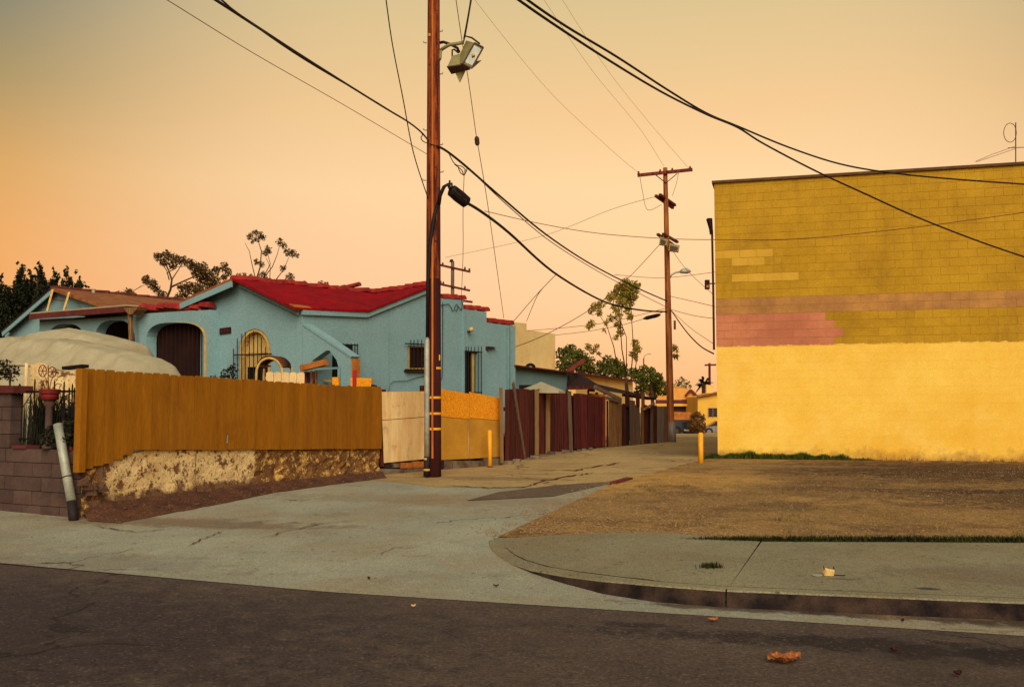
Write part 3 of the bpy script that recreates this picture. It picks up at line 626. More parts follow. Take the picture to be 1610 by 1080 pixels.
# ------------------------------------------------------------------ utility things: poles and wires are further down
# ------------------------------------------------------------------ blue house
hs = thing('blue_house', 'blue stucco bungalow with red roof and stepped parapets behind the brown fence', 'house', V((A.x, A.y, 1.0)))
def wall(P, Q, outer, holes, thick, mat, parent=hs, name='wall', off=0.0, zb=None):
    """wall in the upright plane through P, Q from photo outlines; holes are cut through it"""
    bm = bmesh.new(); n = V((Q[1] - P[1], P[0] - Q[0], 0)).normalized()
    if n.dot(V((-P[0], -P[1], 0))) < 0: n = -n
    for loop in [outer] + holes:
        vs = []
        for p in loop:
            q = onw(p[0], p[1], P, Q, off) if p[1] is not None else V((*onw(p[0], 600, P, Q, off)[:2], zb))
            vs.append(bm.verts.new(q))
        for a, b in zip(vs, vs[1:] + vs[:1]): bm.edges.new((a, b))
    bmesh.ops.triangle_fill(bm, use_beauty=True, use_dissolve=False, edges=bm.edges[:], normal=n)
    r = bmesh.ops.extrude_face_region(bm, geom=bm.faces[:])
    for v in [g_ for g_ in r['geom'] if isinstance(g_, bmesh.types.BMVert)]: v.co -= n * thick
    mb = MB(); bm.verts.index_update(); mb.v = [tuple(v.co) for v in bm.verts]; mb.f = [tuple(v.index for v in f.verts) for f in bm.faces]; bm.free()
    return part(parent, name, mb, mat)
W1 = (A, A + uF); W2 = (A, A + uS)
def arch(x0, x1, ytop, ybot, shoulder, n=14, p=2.0):
    """photo outline of an arched opening"""
    cx = (x0 + x1) / 2; rx = (x1 - x0) / 2; pts = [(x0, ybot), ]
    for k in range(n + 1):
        a = math.pi - math.pi * k / n; c, s_ = math.cos(a), math.sin(a)
        pts.append((cx + rx * math.copysign(abs(c) ** (2 / p), c), shoulder - (shoulder - ytop) * abs(s_) ** (2 / p)))
    pts.append((x1, ybot)); return pts
# front gable wall with the arched window
aw = arch(376, 425, 517, 622, 550)
wall(*W1, [(475, None), (475, 486), (382, 444), (316, 473), (316, None)], [aw], 0.22, stucco, zb=1.0, name='front_wall')
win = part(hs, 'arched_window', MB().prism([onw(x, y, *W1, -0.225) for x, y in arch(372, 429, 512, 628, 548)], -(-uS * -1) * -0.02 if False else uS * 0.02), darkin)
mb = MB(); fr = arch(376.5, 424.5, 517.6, 621, 550); inn = arch(380.5, 421, 521.5, 617, 551)
fv = [onw(x, y, *W1, -0.02) for x, y in fr]; iv = [onw(x, y, *W1, -0.02) for x, y in inn]; n_ = len(fv)
mb.add(fv + iv + [p + uS * 0.17 for p in fv + iv], [(i, i + 1, n_ + i + 1, n_ + i) for i in range(n_ - 1)] + [(n_ + i, n_ + i + 1, 3 * n_ + i + 1, 3 * n_ + i) for i in range(n_ - 1)])
part(win, 'frame', mb, creamtrim)
for k in range(9):       # pleats of the curtain
    x0 = 383 + k * 4.4; yt = 550 - 30 * math.sqrt(max(0.02, 1 - ((x0 - 400.5 + 2.2) / 22.5) ** 2)); d0 = -0.16 - 0.02 * (k % 2)
    yb = 577 if k < 6 else 572
    part(win, 'curtain_pleat', MB().prism([onw(x0, yb, *W1, d0), onw(x0 + 4.0, yb, *W1, d0 - 0.015), onw(x0 + 4.0, yt, *W1, d0 - 0.015), onw(x0, yt, *W1, d0)], uS * 0.008), curtain)
part(win, 'sill_rail', MB().bar(onw(382, 556, *W1, -0.13), onw(423, 553, *W1, -0.13), 0.03, 0.05), creamtrim)
gd_ = 0.10
wg = part(hs, 'window_guard', MB().bar(onw(367, 558, *W1, gd_), onw(427, 556.5, *W1, gd_), 0.02, 0.03), iron)
for x, yt in ((367, 548), (373, 532), (380, 525), (385.5, 522), (392, 524), (398.5, 520), (405, 523), (411, 530), (417.5, 546)):
    part(wg, 'bar', MB().tube([onw(x, 615, *W1, gd_), onw(x, yt, *W1, gd_)], 0.012, 5), iron)
part(wg, 'rail', MB().bar(onw(372, 600, *W1, gd_), onw(424, 598, *W1, gd_), 0.02, 0.03), iron)
# number plate by the window
pl = part(hs, 'house_number', MB().prism([onw(x, y, *W1, 0.035) for x, y in ((343.5, 526), (362, 523.5), (361.7, 514), (343.2, 516.5))], uS * 0.035), garage)
for x in (348, 353, 357.5): part(pl, 'mark', MB().bar(onw(x, 521.5, *W1, 0.037), onw(x, 518, *W1, 0.037), 0.02, 0.006, uS), redroof)
# alley-side wall with stepped parapet
w2h = [[(527, 600), (527, 543), (554, 544.5), (554, 600)], [(641, 581), (641, 543), (672, 544.5), (672, 581)], [(731, 622), (731, 552), (752, 553), (752, 622)]]
zB = 0.55
wall(*W2, [(475.3, None), (475.3, 487), (575, 491), (685, 449), (691, 449), (691, 469), (728.5, 471.5), (728.5, 486), (765, 490.5), (765, 507), (803, 512), (803, None)], w2h, 0.22, stucco, zb=zB, name='side_wall')
Bc = onw(803, 560, *W2); Bc.z = 0
wall(Bc, Bc + uF, [(803, None), (803, 512), (760, 514), (760, None)], [], 0.22, stucco, zb=zB, name='end_wall')
# small buttress strip and the downspout at the end
part(hs, 'downspout', MB().bar(onw(799.5, 514, *W2, 0.05), onw(799.5, 625, *W2, 0.05), 0.07, 0.06), stucco_dk)
part(hs, 'pilaster', MB().prism([onw(x, y, *W2, 0.03) for x, y in ((728.6, 640), (728.6, 487), (731, 487), (731, 640))], uS.cross(V((0, 0, 1))) * -0.0 + uF * 0.03), stucco)
# windows on the alley side
def guard(x0, x1, y0, y1, xs, ytop, off, mat=iron):
    g_ = part(hs, 'window_guard', MB().bar(onw(x0, y0, *W2, off), onw(x1, y0 + 2, *W2, off), 0.02, 0.03), mat)
    for x in xs: part(g_, 'bar', MB().tube([onw(x, y1, *W2, off), onw(x, ytop, *W2, off)], 0.012, 5), mat)
    part(g_, 'rail', MB().bar(onw(x0, y1 - 3, *W2, off), onw(x1, y1 - 3, *W2, off), 0.02, 0.03), mat)
    return g_
def window(x0, x1, y0, y1, gl, fm, fw=2.2, depth=-0.10):
    w = part(hs, 'window', MB().prism([onw(x, y, *W2, depth - 0.05) for x, y in ((x0 - 1, y1 + 1), (x1 + 1, y1 + 1), (x1 + 1, y0 - 1), (x0 - 1, y0 - 1))], uF * 0.03), gl)
    for a, b in (((x0, y0 + fw / 2), (x1, y0 + fw / 2 + 1)), ((x0, y1 - fw / 2), (x1, y1 - fw / 2)), ((x0 + fw / 2, y0), (x0 + fw / 2, y1)), ((x1 - fw / 2, y0), (x1 - fw / 2, y1))):
        part(w, 'frame', MB().bar(onw(*a, *W2, depth + .05), onw(*b, *W2, depth + .05), 0.05, fw / 40, uF), fm)
    return w
w = window(527, 554, 543, 600, garage, creamtrim)
for k in range(4): part(w, 'glass_block', MB().box(onw(529.5 + k * 6.4, 546, *W2, -0.04), uS * 0.06, uF * 0.02, 0.06), creamtrim)
guard(526, 563, 541, 606, (528, 534, 540, 546, 552, 558, 562), 540, 0.14)
w = window(641, 672, 543, 581, maroon, creamtrim, 1.8)
for k in range(9): part(w, 'slat', MB().bar(onw(643, 547 + k * 3.9, *W2, -0.085), onw(670, 548 + k * 3.9, *W2, -0.085), 0.01, 0.045), garage)
guard(637, 672, 540, 584, (646, 651, 657, 663), 534, 0.10)
part(hs, 'window_sill', MB().bar(onw(637, 583, *W2, 0.05), onw(673, 583.5, *W2, 0.05), 0.14, 0.04), tar)
w = window(731, 752, 552, 622, darkin, tar, 1.5)
part(w, 'shutter', MB().prism([onw(x, y, *W2, -0.07) for x, y in ((741, 622), (747, 622), (747, 554), (741, 554))], uF * 0.02), curtain)
guard(731, 758, 552, 620, (733, 736.5, 741, 746.5, 752, 757), 545, 0.12)
g2 = part(hs, 'lamp', MB().tube([onw(735, 521, *W2, 0.0), onw(738, 522, *W2, 0.1), onw(740, 520.5, *W2, 0.16)], 0.02, 6), iron)
part(g2, 'lamp_head', MB().lathe(onw(741, 521.5, *W2, 0.16), [(0.02, 0), (0.06, 0.02), (0.07, 0.08), (0.04, 0.12)], 10), creamtrim, True)
part(hs, 'bracket', MB().prism([onw(x, y, *W2, 0.12) for x, y in ((768.5, 544.5), (782, 546), (771, 547.5), (768.5, 550))], uF * 0.12), tar)
for pts in ([(611, 614), (613, 603), (618, 599), (640, 598), (655, 593), (668, 591)], [(696, 476), (696, 560), (695, 594), (690, 598)], [(693, 480), (705, 478), (710, 484), (711, 489), (713, 488)], [(716, 480), (714, 487), (718, 489), (720, 482), (717, 478), (722, 484), (725, 488), (727, 480)], [(726, 470), (727, 480)]):
    part(hs, 'cable', MB().tube([onw(x, y, *W2, 0.03) for x, y in pts], 0.009, 5), stucco_dk if pts[0][0] == 611 else iron, True)
part(hs, 'stucco_seam', MB().bar(onw(611.5, 487, *W2, 0.004), onw(611.5, 612, *W2, 0.004), 0.012, 0.008, uF), stucco_dk)
# wing wall with pointed arch at the corner
wa = [(484, 622), (484, 581), (492, 566), (513, 551), (518, 551), (529, 566), (533, 580), (533, 622)]
WO = 0.012
wall(*W1, [(476, None), (476, 512), (503, 528), (551, 561.5), (551, None)], [wa], 0.2, stucco, zb=1.0, name='wing_wall', off=WO)
part(hs, 'wing_coping', MB().prism([onw(x, y, *W1, 0.03) for x, y in ((476, 512), (476, 508.5), (505, 526.5), (553, 560), (551.5, 562))], uS * 0.26), stucco)
part(hs, 'wing_end_strip', MB().prism([onw(x, y, *W1, -0.02) for x, y in ((551.2, 622), (556.5, 622), (556.5, 565), (551.2, 563.5))], uS * 0.18), tanbeam, label='orange tan strip standing in for the lit end of the wing wall')  # added tan strip stands in for the orange-lit end face
part(hs, 'entry_dark_sheet', MB().prism([onw(x, y, *W1, -0.9) for x, y in ((512, 640), (552, 640), (552, 543), (512, 543))], uS * 0.05), darkin)  # dark sheet paints the shaded interior behind the pointed arch
part(hs, 'entry_step', MB().bar(onw(510, 598, *W1, -0.6), onw(525, 599, *W1, -0.6), 0.06, 0.05), creamtrim)
part(hs, 'entry_rail', MB().bar(onw(482, 581, *W1, 0.08), onw(533, 578.5, *W1, 0.08), 0.04, 0.05), stucco_dk)
part(hs, 'entry_rail', MB().bar(onw(532.5, 622, *W1, 0.08), onw(532.5, 579, *W1, 0.08), 0.03, 0.04, uS), stucco)
# roofs
Pk = onw(382, 439, *W1); E1 = onw(475, 483, *W1); Vv = onw(575, 488, *W2); Pc = onw(686, 445, *W2)
rz_ = (Pk.z + Pc.z) / 2; kk = (Pc - Pk).dot(uS); J = V((Pk.x, Pk.y, 0)) + uS * kk; J.z = rz_
ov = -uS * 0.32; out2 = -uF * 0.12
slope = (E1 - Pk); E1o = Pk + slope * 1.05
rf = part(hs, 'roof', MB().prism([Pk + ov, J, Vv + out2, E1o + ov], (0, 0, -0.05)).prism([J + V((0, 0, 0.003)), Pc + out2 + V((0, 0, 0.003)), Vv + out2 * 1.02 + V((0, 0, 0.003))], (0, 0, -0.05)), redroof)
L2 = onw(308, 471, *W1)
lsl = Pk + (L2 - Pk) * 1.1
part(hs, 'back_roof', MB().prism([Pk + ov, J, V((lsl.x, lsl.y, lsl.z)) + uS * kk, lsl + ov], (0, 0, -0.09)), brownroof)
part(hs, 'back_roof', MB().prism([J, Pc + uF * .25, Pc + uF * .35 + uS * 1.2 - V((0, 0, 1.0)), J + uS * 1.2 - V((0, 0, 1.0))], (0, 0, -0.09)), redroof)
part(hs, 'fascia', MB().bar(Pk + ov + V((0, 0, -0.15)), lsl + ov + V((0, 0, -0.15)), 0.04, 0.15), stucco)
part(hs, 'fascia', MB().bar(Pk + ov * 0.3 + V((0, 0, -0.13)), E1 + ov * 0.3 + V((0, 0, -0.13)), 0.05, 0.12), stucco)
part(hs, 'eave_board', MB().prism([E1o + ov + V((0, 0, .012)), E1o + ov + uS * 0.75 + V((0, 0, .012)), E1o + ov + uS * 0.7 - slope * 0.06 + V((0, 0, .012)), E1o + ov - slope * 0.08 + V((0, 0, .012))], (0, 0, 0.02)), tanbeam)
for a, b, P_, o_ in (((474.5, 490.5), (575.3, 495), W2, 0.035), ((575.3, 495), (668, 458), W2, 0.035), ((668, 458), (690, 452), W2, 0.035)):
    part(hs, 'cornice', MB().bar(onw(*a, *P_, o_), onw(*b, *P_, o_), 0.09, 0.13), stucco)
# flat roof behind the parapet
q0 = onw(700, 500, *W2); part(hs, 'flat_roof', MB().prism([V((q.x, q.y, onw(790, 520, *W2).z)) for q in (q0 + uF * 0.23, Bc + uF * 0.23 - uS * 0.1, Bc + uF * 5 - uS * 0.1, q0 + uF * 5)], (0, 0, -0.1)), tar)
def tiles(p, q, n, r, parent, mat=tilemat, name='ridge_tile', jit=0.02, lap=1.12, open_up=False):
    d = (q - p) / n; side = d.cross(V((0, 0, 1))).normalized(); up = side.cross(d).normalized()
    for i in range(n):
        a = p + d * i + up * R.uniform(-jit, jit) + side * R.uniform(-jit, jit); b = a + d * lap + up * (0.02 + R.uniform(0, jit))
        mb = MB(); prof = [(-1.0, -0.25), (-0.8, 0.45), (-0.3, 0.85), (0.3, 0.85), (0.8, 0.45), (1.0, -0.25)]
        mb.prism([a + side * x * r + up * y * r for x, y in prof], b - a); part(parent, name, mb, mat)
tiles(Pk + ov + V((0, 0, -.01)), J + V((0, 0, -.01)), 13, 0.10, rf)
tiles(Pc + out2 + V((0, 0, -.01)), J + V((0, 0, -.01)), 8, 0.11, rf)
tiles(at(519, 456.5, J.y + 1.2), at(563, 449.5, J.y + 0.4), 4, 0.09, rf)
for (x0, y0, x1, y1, n) in ((692, 467.5, 729.5, 470.5, 3), (728.5, 484.5, 766, 489, 3), (765, 505.5, 804, 510.5, 3)):
    a = onw(x0, y0, *W2, -0.1); b = onw(x1, y1, *W2, -0.1); tiles(a, b, n, 0.115, hs, tilemat, 'parapet_tile', 0.006, 1.0)
# porch with arches at the left
PP = (A - uS * 0.3, A - uS * 0.3 + uF)
def prc(px, py, o=0.0): return onw(px, py, *PP, o)
wall(*PP, [(331, None), (331, 487), (213, 494), (195, 497), (62, 507), (62, None)], [arch(230, 321, 507, 625, 540, 16, 3.0), arch(149, 212, 503, 625, 535, 14, 2.5), arch(76, 132, 509, 625, 535, 14, 2.5)], 0.3, stucco, zb=1.0, name='porch_wall')
ft = arch(230, 321, 507, 624, 540, 16, 3.0)
mb = MB(); a_ = [prc(x, y, 0.004) for x, y in ft[8:]]; b_ = [prc(x + 3.5, y - 0.5, 0.004) for x, y in ft[8:]]; n_ = len(a_)
part(hs, 'arch_trim', mb.add(a_ + b_ + [p + uS * 0.004 for p in a_ + b_], [(i, i + 1, n_ + i + 1, n_ + i) for i in range(n_ - 1)]), creamtrim)
gdoor = part(hs, 'porch_door', MB().prism([prc(x, y, -0.36) for x, y in ((222, 640), (331, 640), (331, 495), (222, 495))], uS * 0.04), garage)
for k in range(14): part(gdoor, 'slat', MB().bar(prc(231 + k * 6.8, 628, -0.33), prc(231 + k * 6.8, 505, -0.33), 0.10, 0.03, uF), garage)
part(hs, 'porch_shade_sheet', MB().prism([prc(x, y, -1.1) for x, y in ((62, 640), (226, 640), (226, 494), (62, 502))], uS * 0.05), darkin)  # near-black sheet stands in for the shade inside the arches
tiles(prc(332, 483, -0.1), prc(214, 487, -0.1), 9, 0.13, hs, tilemat, 'porch_tile', 0.03, 1.05)
fa = prc(47, 498, 0.35); fb = prc(197, 486, 0.35)
part(hs, 'porch_fascia', MB().bar(fa, fb, 0.05, 0.16), maroon)
pr = part(hs, 'porch_roof', MB().prism([fa + V((0, 0, 0.085)), fb + V((0, 0, 0.085)), fb + uS * 2.2 + V((0, 0, 0.16)), fa + uS * 2.2 + V((0, 0, 0.16))], (0, 0, 0.035)), tarp)
GP = (A + uS * 1.1, A + uS * 1.1 + uF)
wall(*GP, [(8, None), (8, 517), (82, 457), (190, 491), (190, None)], [], 0.2, stucco, zb=1.0, name='left_gable_wall')
gp = onw(80, 452, *GP, 0.3); ge = onw(205, 494, *GP, 0.3); gl_ = onw(2, 520, *GP, 0.3)
part(hs, 'left_roof', MB().prism([gp, gp + uS * 7.5, ge + uS * 7.5, ge], (0, 0, -0.1)), brownroof)
part(hs, 'left_roof', MB().prism([gp + V((0, 0, -.003)), gp + uS * 7.5, gl_ + uS * 7.5, gl_], (0, 0, -0.04)), tar)
part(hs, 'fascia', MB().bar(gp + V((0, 0, -.12)) + uS * .05, gl_ + V((0, 0, -.12)) + uS * .05, 0.05, 0.15), stucco)
tiles(gp + V((0, 0, .0)), gp + uS * 7.5, 15, 0.07, hs, maroon, 'left_ridge_tile', 0.01, 1.02)
part(hs, 'vent_pipe', MB().tube([onw(147, 462, *GP, -1.0), onw(147, 456, *GP, -1.0)], 0.06, 8), steel)
# downspout with rain head
rh = part(hs, 'rain_head', MB().prism([prc(x, y, 0.40) for x, y in ((195, 484), (216, 482.5), (214, 487), (207.5, 494), (202, 494.5), (197, 489))], uS * 0.3), tanwood)
part(hs, 'downpipe', MB().bar(prc(204.5, 494, 0.3), prc(206.5, 535, 0.3), 0.09, 0.09), tanwood)
# ladder propped on the porch roof
ld = thing('ladder', 'short pale wooden ladder propped on the porch roof against the gable', 'ladder', onw(92, 490, *GP, 0.9))
for a, b in (((74, 490), (83, 456)), ((100, 489.5), (109, 460))): part(ld, 'rail', MB().bar(onw(*a, *GP, 0.9), onw(*b, *GP, 0.42), 0.06, 0.05), creamtrim)
part(ld, 'rung', MB().bar(onw(79, 471, *GP, 0.62), onw(104, 473.5, *GP, 0.62), 0.03, 0.03), maroon)
# ------------------------------------------------------------------ things in the yard
def cover(name, label, prof, Y, half_w, wr, seed):
    """a tarpaulin pulled taut over a car: flat roof, sloping shoulders, sides that hang in folds"""
    mb = MB(); steps = 150
    cs = [(-1.06, 0.0), (-1.0, 0.10), (-0.96, 0.48), (-0.80, 0.72), (-0.42, 0.97), (0.0, 1.0), (0.42, 0.97), (0.80, 0.72), (0.96, 0.48), (1.06, 0.0)]
    VS = [-1.06 + 0.035 * k for k in range(14)] + [-0.57 + 0.06 * k for k in range(1, 27)]
    m = len(VS) - 1; x0, x1 = prof[0][0], prof[-1][0]
    for i in range(steps + 1):
        px = x0 + (x1 - x0) * i / steps; y = pw(px, prof); c = at(px, y, Y + (x1 - px) * 0.004); h = c.z - 0.98
        for v in VS:
            f = pw(v, cs); z = 0.98 + h * f
            p = c + V((0.55, 0.83, 0)) * v * half_w; side = smooth(0.95, 0.35, f)
            u = px * 0.011 * Y / 17
            fold = math.sin(u * 24 + 3.0 * mnoise.noise(V((u * 3, seed, z * .7)))) * (0.5 + 0.8 * mnoise.noise(V((u * 4, 5 + seed, 0))))
            pull = 1 - abs(mnoise.noise(V((u * 3.2 + z * 1.6, seed + z * .5, 1)))) * 3.0
            pull2 = 1 - abs(mnoise.noise(V((u * 5.0 - z * 2.6, seed + 9, z * .6)))) * 3.0
            d_ = wr * (0.55 * side * fold + 0.45 * max(-.6, pull) + 0.35 * max(-.6, pull2))
            if z < 1.02: d_ = 0
            mb.v.append((p.x - 0.55 * d_, p.y - 0.83 * d_, z + d_ * 0.5 * (1 - side)))
    n_ = m + 1
    mb.f = [(i * n_ + k, i * n_ + k + 1, (i + 1) * n_ + k + 1, (i + 1) * n_ + k) for i in range(steps) for k in range(m)]
    mb.f += [tuple(range(m, -1, -1)), tuple(range(steps * n_, steps * n_ + n_))]
    org = mb.org(); t = thing(name, label, 'covered car', org, 'covered cars in the yard')
    part(t, 'cover', mb, tarp, True)
    kk_ = min(range(len(VS)), key=lambda k: abs(VS[k] + 0.78))
    part(t, 'seam', MB().tube([V(mb.v[i * n_ + kk_]) + V((-.004, -.006, .002)) for i in range(6, steps - 5, 2)], 0.012, 5), tarpseam)
    return t
tarpseam = M('tarp seam', S(150, 134, 98), S(130, 114, 82), 4, .9)
cover('covered_car', 'large tan car cover sagging over a parked car in front of the porch arches', [(18, 640), (24, 600), (32, 565), (45, 540), (62, 534), (95, 532), (130, 536), (165, 543), (200, 552), (228, 560), (243, 568), (252, 585), (259, 606), (263, 640)], 17.0, 0.95, 0.07, 3)
cover('covered_car', 'second tan car cover cut by the left edge, behind the first', [(-190, 640), (-175, 590), (-150, 560), (-110, 545), (-60, 538), (-10, 536), (20, 530), (60, 526), (95, 519), (112, 517), (150, 523), (195, 533), (211, 540), (215, 562), (218, 640)], 18.9, 0.85, 0.06, 11)
# pole holding the cover, and the cream panel behind the grille
q = at(40, 640, 15.6); q1 = at(42, 571, 15.6)
single('tent_pole', MB().tube([V((q1.x, q1.y, 1.0)), q1], 0.028, 8), picketmat, 'white pole behind the iron grille holding up the tan cover', 'pole', smooth=True)
single('stucco_screen', MB().prism([at(x, y, 15.9) for x, y in ((48, 690), (118, 690), (118, 583), (88, 584), (62, 570), (48, 574))], (0.03, 0.05, 0)), peelcream, 'speckled cream stucco screen behind the iron grille and red pot', 'screen')
# plants behind and on the wall
def blades(c, n, h, spread, rnd, w=0.012):
    mb = MB()
    for _ in range(n):
        a = rnd.uniform(0, 6.283); l = h * rnd.uniform(0.5, 1.1); b = V(c) + V((rnd.gauss(0, spread * .3), rnd.gauss(0, spread * .3), 0))
        d = V((math.cos(a), math.sin(a), 0)); s_ = V((-d.y, d.x, 0)) * w; k = rnd.uniform(0.1, 0.5) * spread
        m1 = b + d * k * 0.4 + V((0, 0, l * 0.6)); tp = b + d * k * 1.3 + V((0, 0, l))
        o = len(mb.v); mb.v += [tuple(b - s_), tuple(b + s_), tuple(m1 + s_ * .8), tuple(m1 - s_ * .8), tuple(tp)]; mb.f += [(o, o + 1, o + 2, o + 3), (o + 3, o + 2, o + 4)]
    return mb
rp = random.Random(5)
c = lw(Lp - 0.22, 0.98, -0.42); single('spiky_plant', blades(c, 260, 1.0, 0.35, rp, 0.016), leaf_dk, 'dark spiky plant behind the left half of the iron grille', 'plant', fix=False)
b0 = lw(0.42, zl, -0.03); t_ = thing('dark_shrub', 'dark bushy plant spilling over the low block wall beneath the red pot', 'shrub', b0)
part(t_, 'stem', MB().tube([b0, b0 + V((0, 0, .4))], 0.03, 6), bark)
part(t_, 'foliage', leaves([(b0 + V((0.0, 0.05, 0.18)), 0.20), (b0 + V((-0.22, 0.16, 0.16)), 0.18), (b0 + V((0.14, -0.08, 0.16)), 0.17), (b0 + V((.16, -.1, .34)), .13)], 15000, 0.06, rp), leaf_dk, fix=False)
b2 = lw(Lp - 0.12, 1.0, -0.75); t_ = thing('dark_shrub', 'dark shrub behind the spiky plant and iron grille, left of the pot', 'shrub', b2)
part(t_, 'stem', MB().tube([b2, b2 + V((0, 0, .4))], 0.03, 6), bark)
part(t_, 'foliage', leaves([(b2 + V((0, 0, .3)), .34), (b2 - lwd * .4 + V((0, 0, .3)), .34), (b2 - lwd * .75 + V((0, 0, .28)), .3), (b2 - lwd * .2 + V((0, 0, .55)), .22)], 9000, .07, rp), leaf_dk, fix=False)
b1 = lw(Lp + 0.22, zt + 0.1, -0.12); t_ = thing('wall_plant', 'leafy plant on top of the grey pillar at the left edge', 'plant', b1)
part(t_, 'stem', MB().tube([b1, b1 + V((0, 0, .25))], 0.015, 5), bark)
part(t_, 'foliage', leaves([(b1 + V((0, 0, 0.2)), 0.15), (b1 + lwd * 0.2 + V((0, 0, .28)), 0.15), (b1 + lwd * .45 + V((0, 0, .16)), .14)], 6000, 0.06, rp), leaf_dk, fix=False)
for (px, py, r, lab) in ((360, 590, 16, 'dark shrub left of the arched window'), (332, 597, 8, 'small dark shrub by the right side of the porch arch')):
    c = onw(px, py, *W1, 0.5); g0 = V((c.x, c.y, 1.0)); t_ = thing('shrub', lab, 'shrub', g0)
    part(t_, 'stem', MB().tube([g0, c], 0.03, 6), bark); rr = r * 24 / F
    part(t_, 'foliage', leaves([(c, rr * 0.8), (c + V((0.1, 0, rr * .7)), rr * .55), (c - V((rr * .6, 0, rr * .4)), rr * .6), (V((c.x, c.y, 1.3)), rr)], 2600, 0.09, rp), leaf_dk, fix=False)
# arched garden swing canopy
Yc = 20.5
cn = thing('garden_arbor', 'small arched canopy of yellow hoops under a brown cover behind the fence', 'arbor', V((*at(430, 640, Yc)[:2], 1.0)))
def hoop(x0, x1, ytop, Y, yb=640):
    return [at(x0, yb, Y)] + [at((x0 + x1) / 2 - (x1 - x0) / 2 * math.cos(math.pi * k / 12), 590 - (590 - ytop) * math.sin(math.pi * k / 12) ** 0.8, Y) for k in range(13)] + [at(x1, yb, Y)]
hp = [hoop(403, 444, 563, Yc), hoop(415, 459, 564.5, Yc + 0.9)]
for h in hp: part(cn, 'hoop', MB().tube(h, 0.028, 7), creamtrim, True)
mb = MB(); m_ = 11
a_ = [p + V((0, -0.03, 0.035)) for p in hp[0][2:13]]; b_ = [p + V((0, 0.03, 0.035)) for p in hp[1][2:13]]
mb.add(a_ + b_ + [p + V((0, 0, .025)) for p in a_ + b_], [(i, i + 1, m_ + i + 1, m_ + i) for i in range(m_ - 1)] + [(2 * m_ + i, 2 * m_ + i + 1, 3 * m_ + i + 1, 3 * m_ + i) for i in range(m_ - 1)] + [(i, i + 1, 2 * m_ + i + 1, 2 * m_ + i) for i in range(m_ - 1)] + [(m_ + i, m_ + i + 1, 3 * m_ + i + 1, 3 * m_ + i) for i in range(m_ - 1)])
part(cn, 'canopy', mb, M('brown canvas', S(104, 56, 32), S(80, 42, 26), 3, .9), True)
part(cn, 'cross_rail', MB().tube([at(405, 575, Yc), at(425, 575.5, Yc + 0.9)], 0.02, 6), creamtrim)
pk = thing('picket_fence', 'short run of cream pickets in the yard before the arched window', 'fence', V((*at(449, 640, 19.9)[:2], 1.0)))
for k in range(5):
    x0 = 418.5 + k * 12.2; tp = [at(x0 + dx * 11.4, 584.5 + k * 0.25 + dy, 19.9) for dx, dy in ((0, 2), (0.25, 0), (0.75, 0), (1, 2))]
    bt = [V((p.x, p.y, 1.0)) for p in (tp[-1], tp[0])]; part(pk, 'picket', MB().prism(tp + bt, (0, 0.02, 0)), picketmat)
part(pk, 'rail', MB().bar(at(418, 594, 19.95), at(479, 595, 19.95), 0.04, 0.06), picketmat)
# lumber by the wing wall
single('beam', MB().bar(at(474.5, 579, 20.9), at(513, 569.5, 20.6), 0.13, 0.12), tanbeam, 'short tan timber beam lying on a rail by the pointed arch', 'beam')
tk = thing('timber_stack', 'upright dark planks stacked below the tan timber beam', 'planks', V((*at(490, 640, 20.8)[:2], 1.0)))
for x, y, w, mt in ((482, 584, 4, redwood), (486.5, 585, 4, tar), (491, 583, 4, greywood), (496, 584, 4, redwood), (500, 583.5, 3.5, tanwood)):
    b = at(x, 620, 20.8); tp = at(x - 1.5 if x < 495 else x - 3, y, 21.1); part(tk, 'plank', MB().bar(V((b.x, b.y, 1.0)), tp, w * 20.8 / F, 0.03, (0.2, 1, 0)), mt)
for nm, lab, pts, Y in (('chip_board', 'small orange chip board standing in the pointed arch', ((523, 620), (533, 620), (532, 593), (522, 593)), 20.9), ('chip_board', 'wide orange chip board right of the red post', ((551, 625), (584, 625), (584, 594.5), (551, 593.5)), 21.0)):
    single(nm, MB().prism([at(x, y, Y) for x, y in pts], (0.02, 0.06, 0)), osb, lab, 'board', 'chip boards by the wing wall')
q = at(557.5, 582, 20.4); single('red_post', MB().box((q.x, q.y, 1.0), (0.036, 0, 0), (0, 0.036, 0), q.z - 1.0), redpost, 'bright red post standing before the chip board', 'post')
single('scrap_wood', MB().bar(at(584, 606, 21), at(592, 608, 21), 0.1, 0.06), tar, 'dark scrap of wood at the end of the wide chip board', 'scrap')
# ------------------------------------------------------------------ plywood fence
pf = thing('plywood_fence', 'fence of plywood and chip board panels behind the utility pole', 'fence', FB1)
PL = (V((FB1.x, FB1.y, 0)), V((PB1.x, PB1.y, 0)))
pd = (PL[1] - PL[0]).normalized(); pn = V((pd.y, -pd.x, 0))
def plp(px, py, o=0.0): return onw(px, py, *PL, o)
for pts, mt, o, lab in ((((602, 661), (668, 656), (668, 721.5), (604.5, 727.5)), ply, 0.02, 'pale stained plywood panel'), (((600.5, 616), (668, 615), (668, 655), (602, 660)), ply, 0.012, 'pale plywood panel'),
                   (((668, 656), (692, 655), (692, 723), (668, 721.5)), ochreply, 0.018, None),
                   (((692, 611), (738, 619), (738, 658.5), (692, 654.5)), osb, 0.02, None), (((738.6, 616), (787, 626), (787, 660.5), (738.6, 657)), osb, 0.008, None),
                   (((692, 655.2), (736.5, 659), (736.5, 721), (692, 723)), ochreply, 0.01, None), (((737.5, 657.6), (787, 661), (787, 718), (737.5, 721)), ochreply, 0.0, 'lighter ochre panel')):
    part(pf, 'panel', MB().prism([plp(x, y, o) for x, y in pts], pn * -0.02), mt, label=lab)
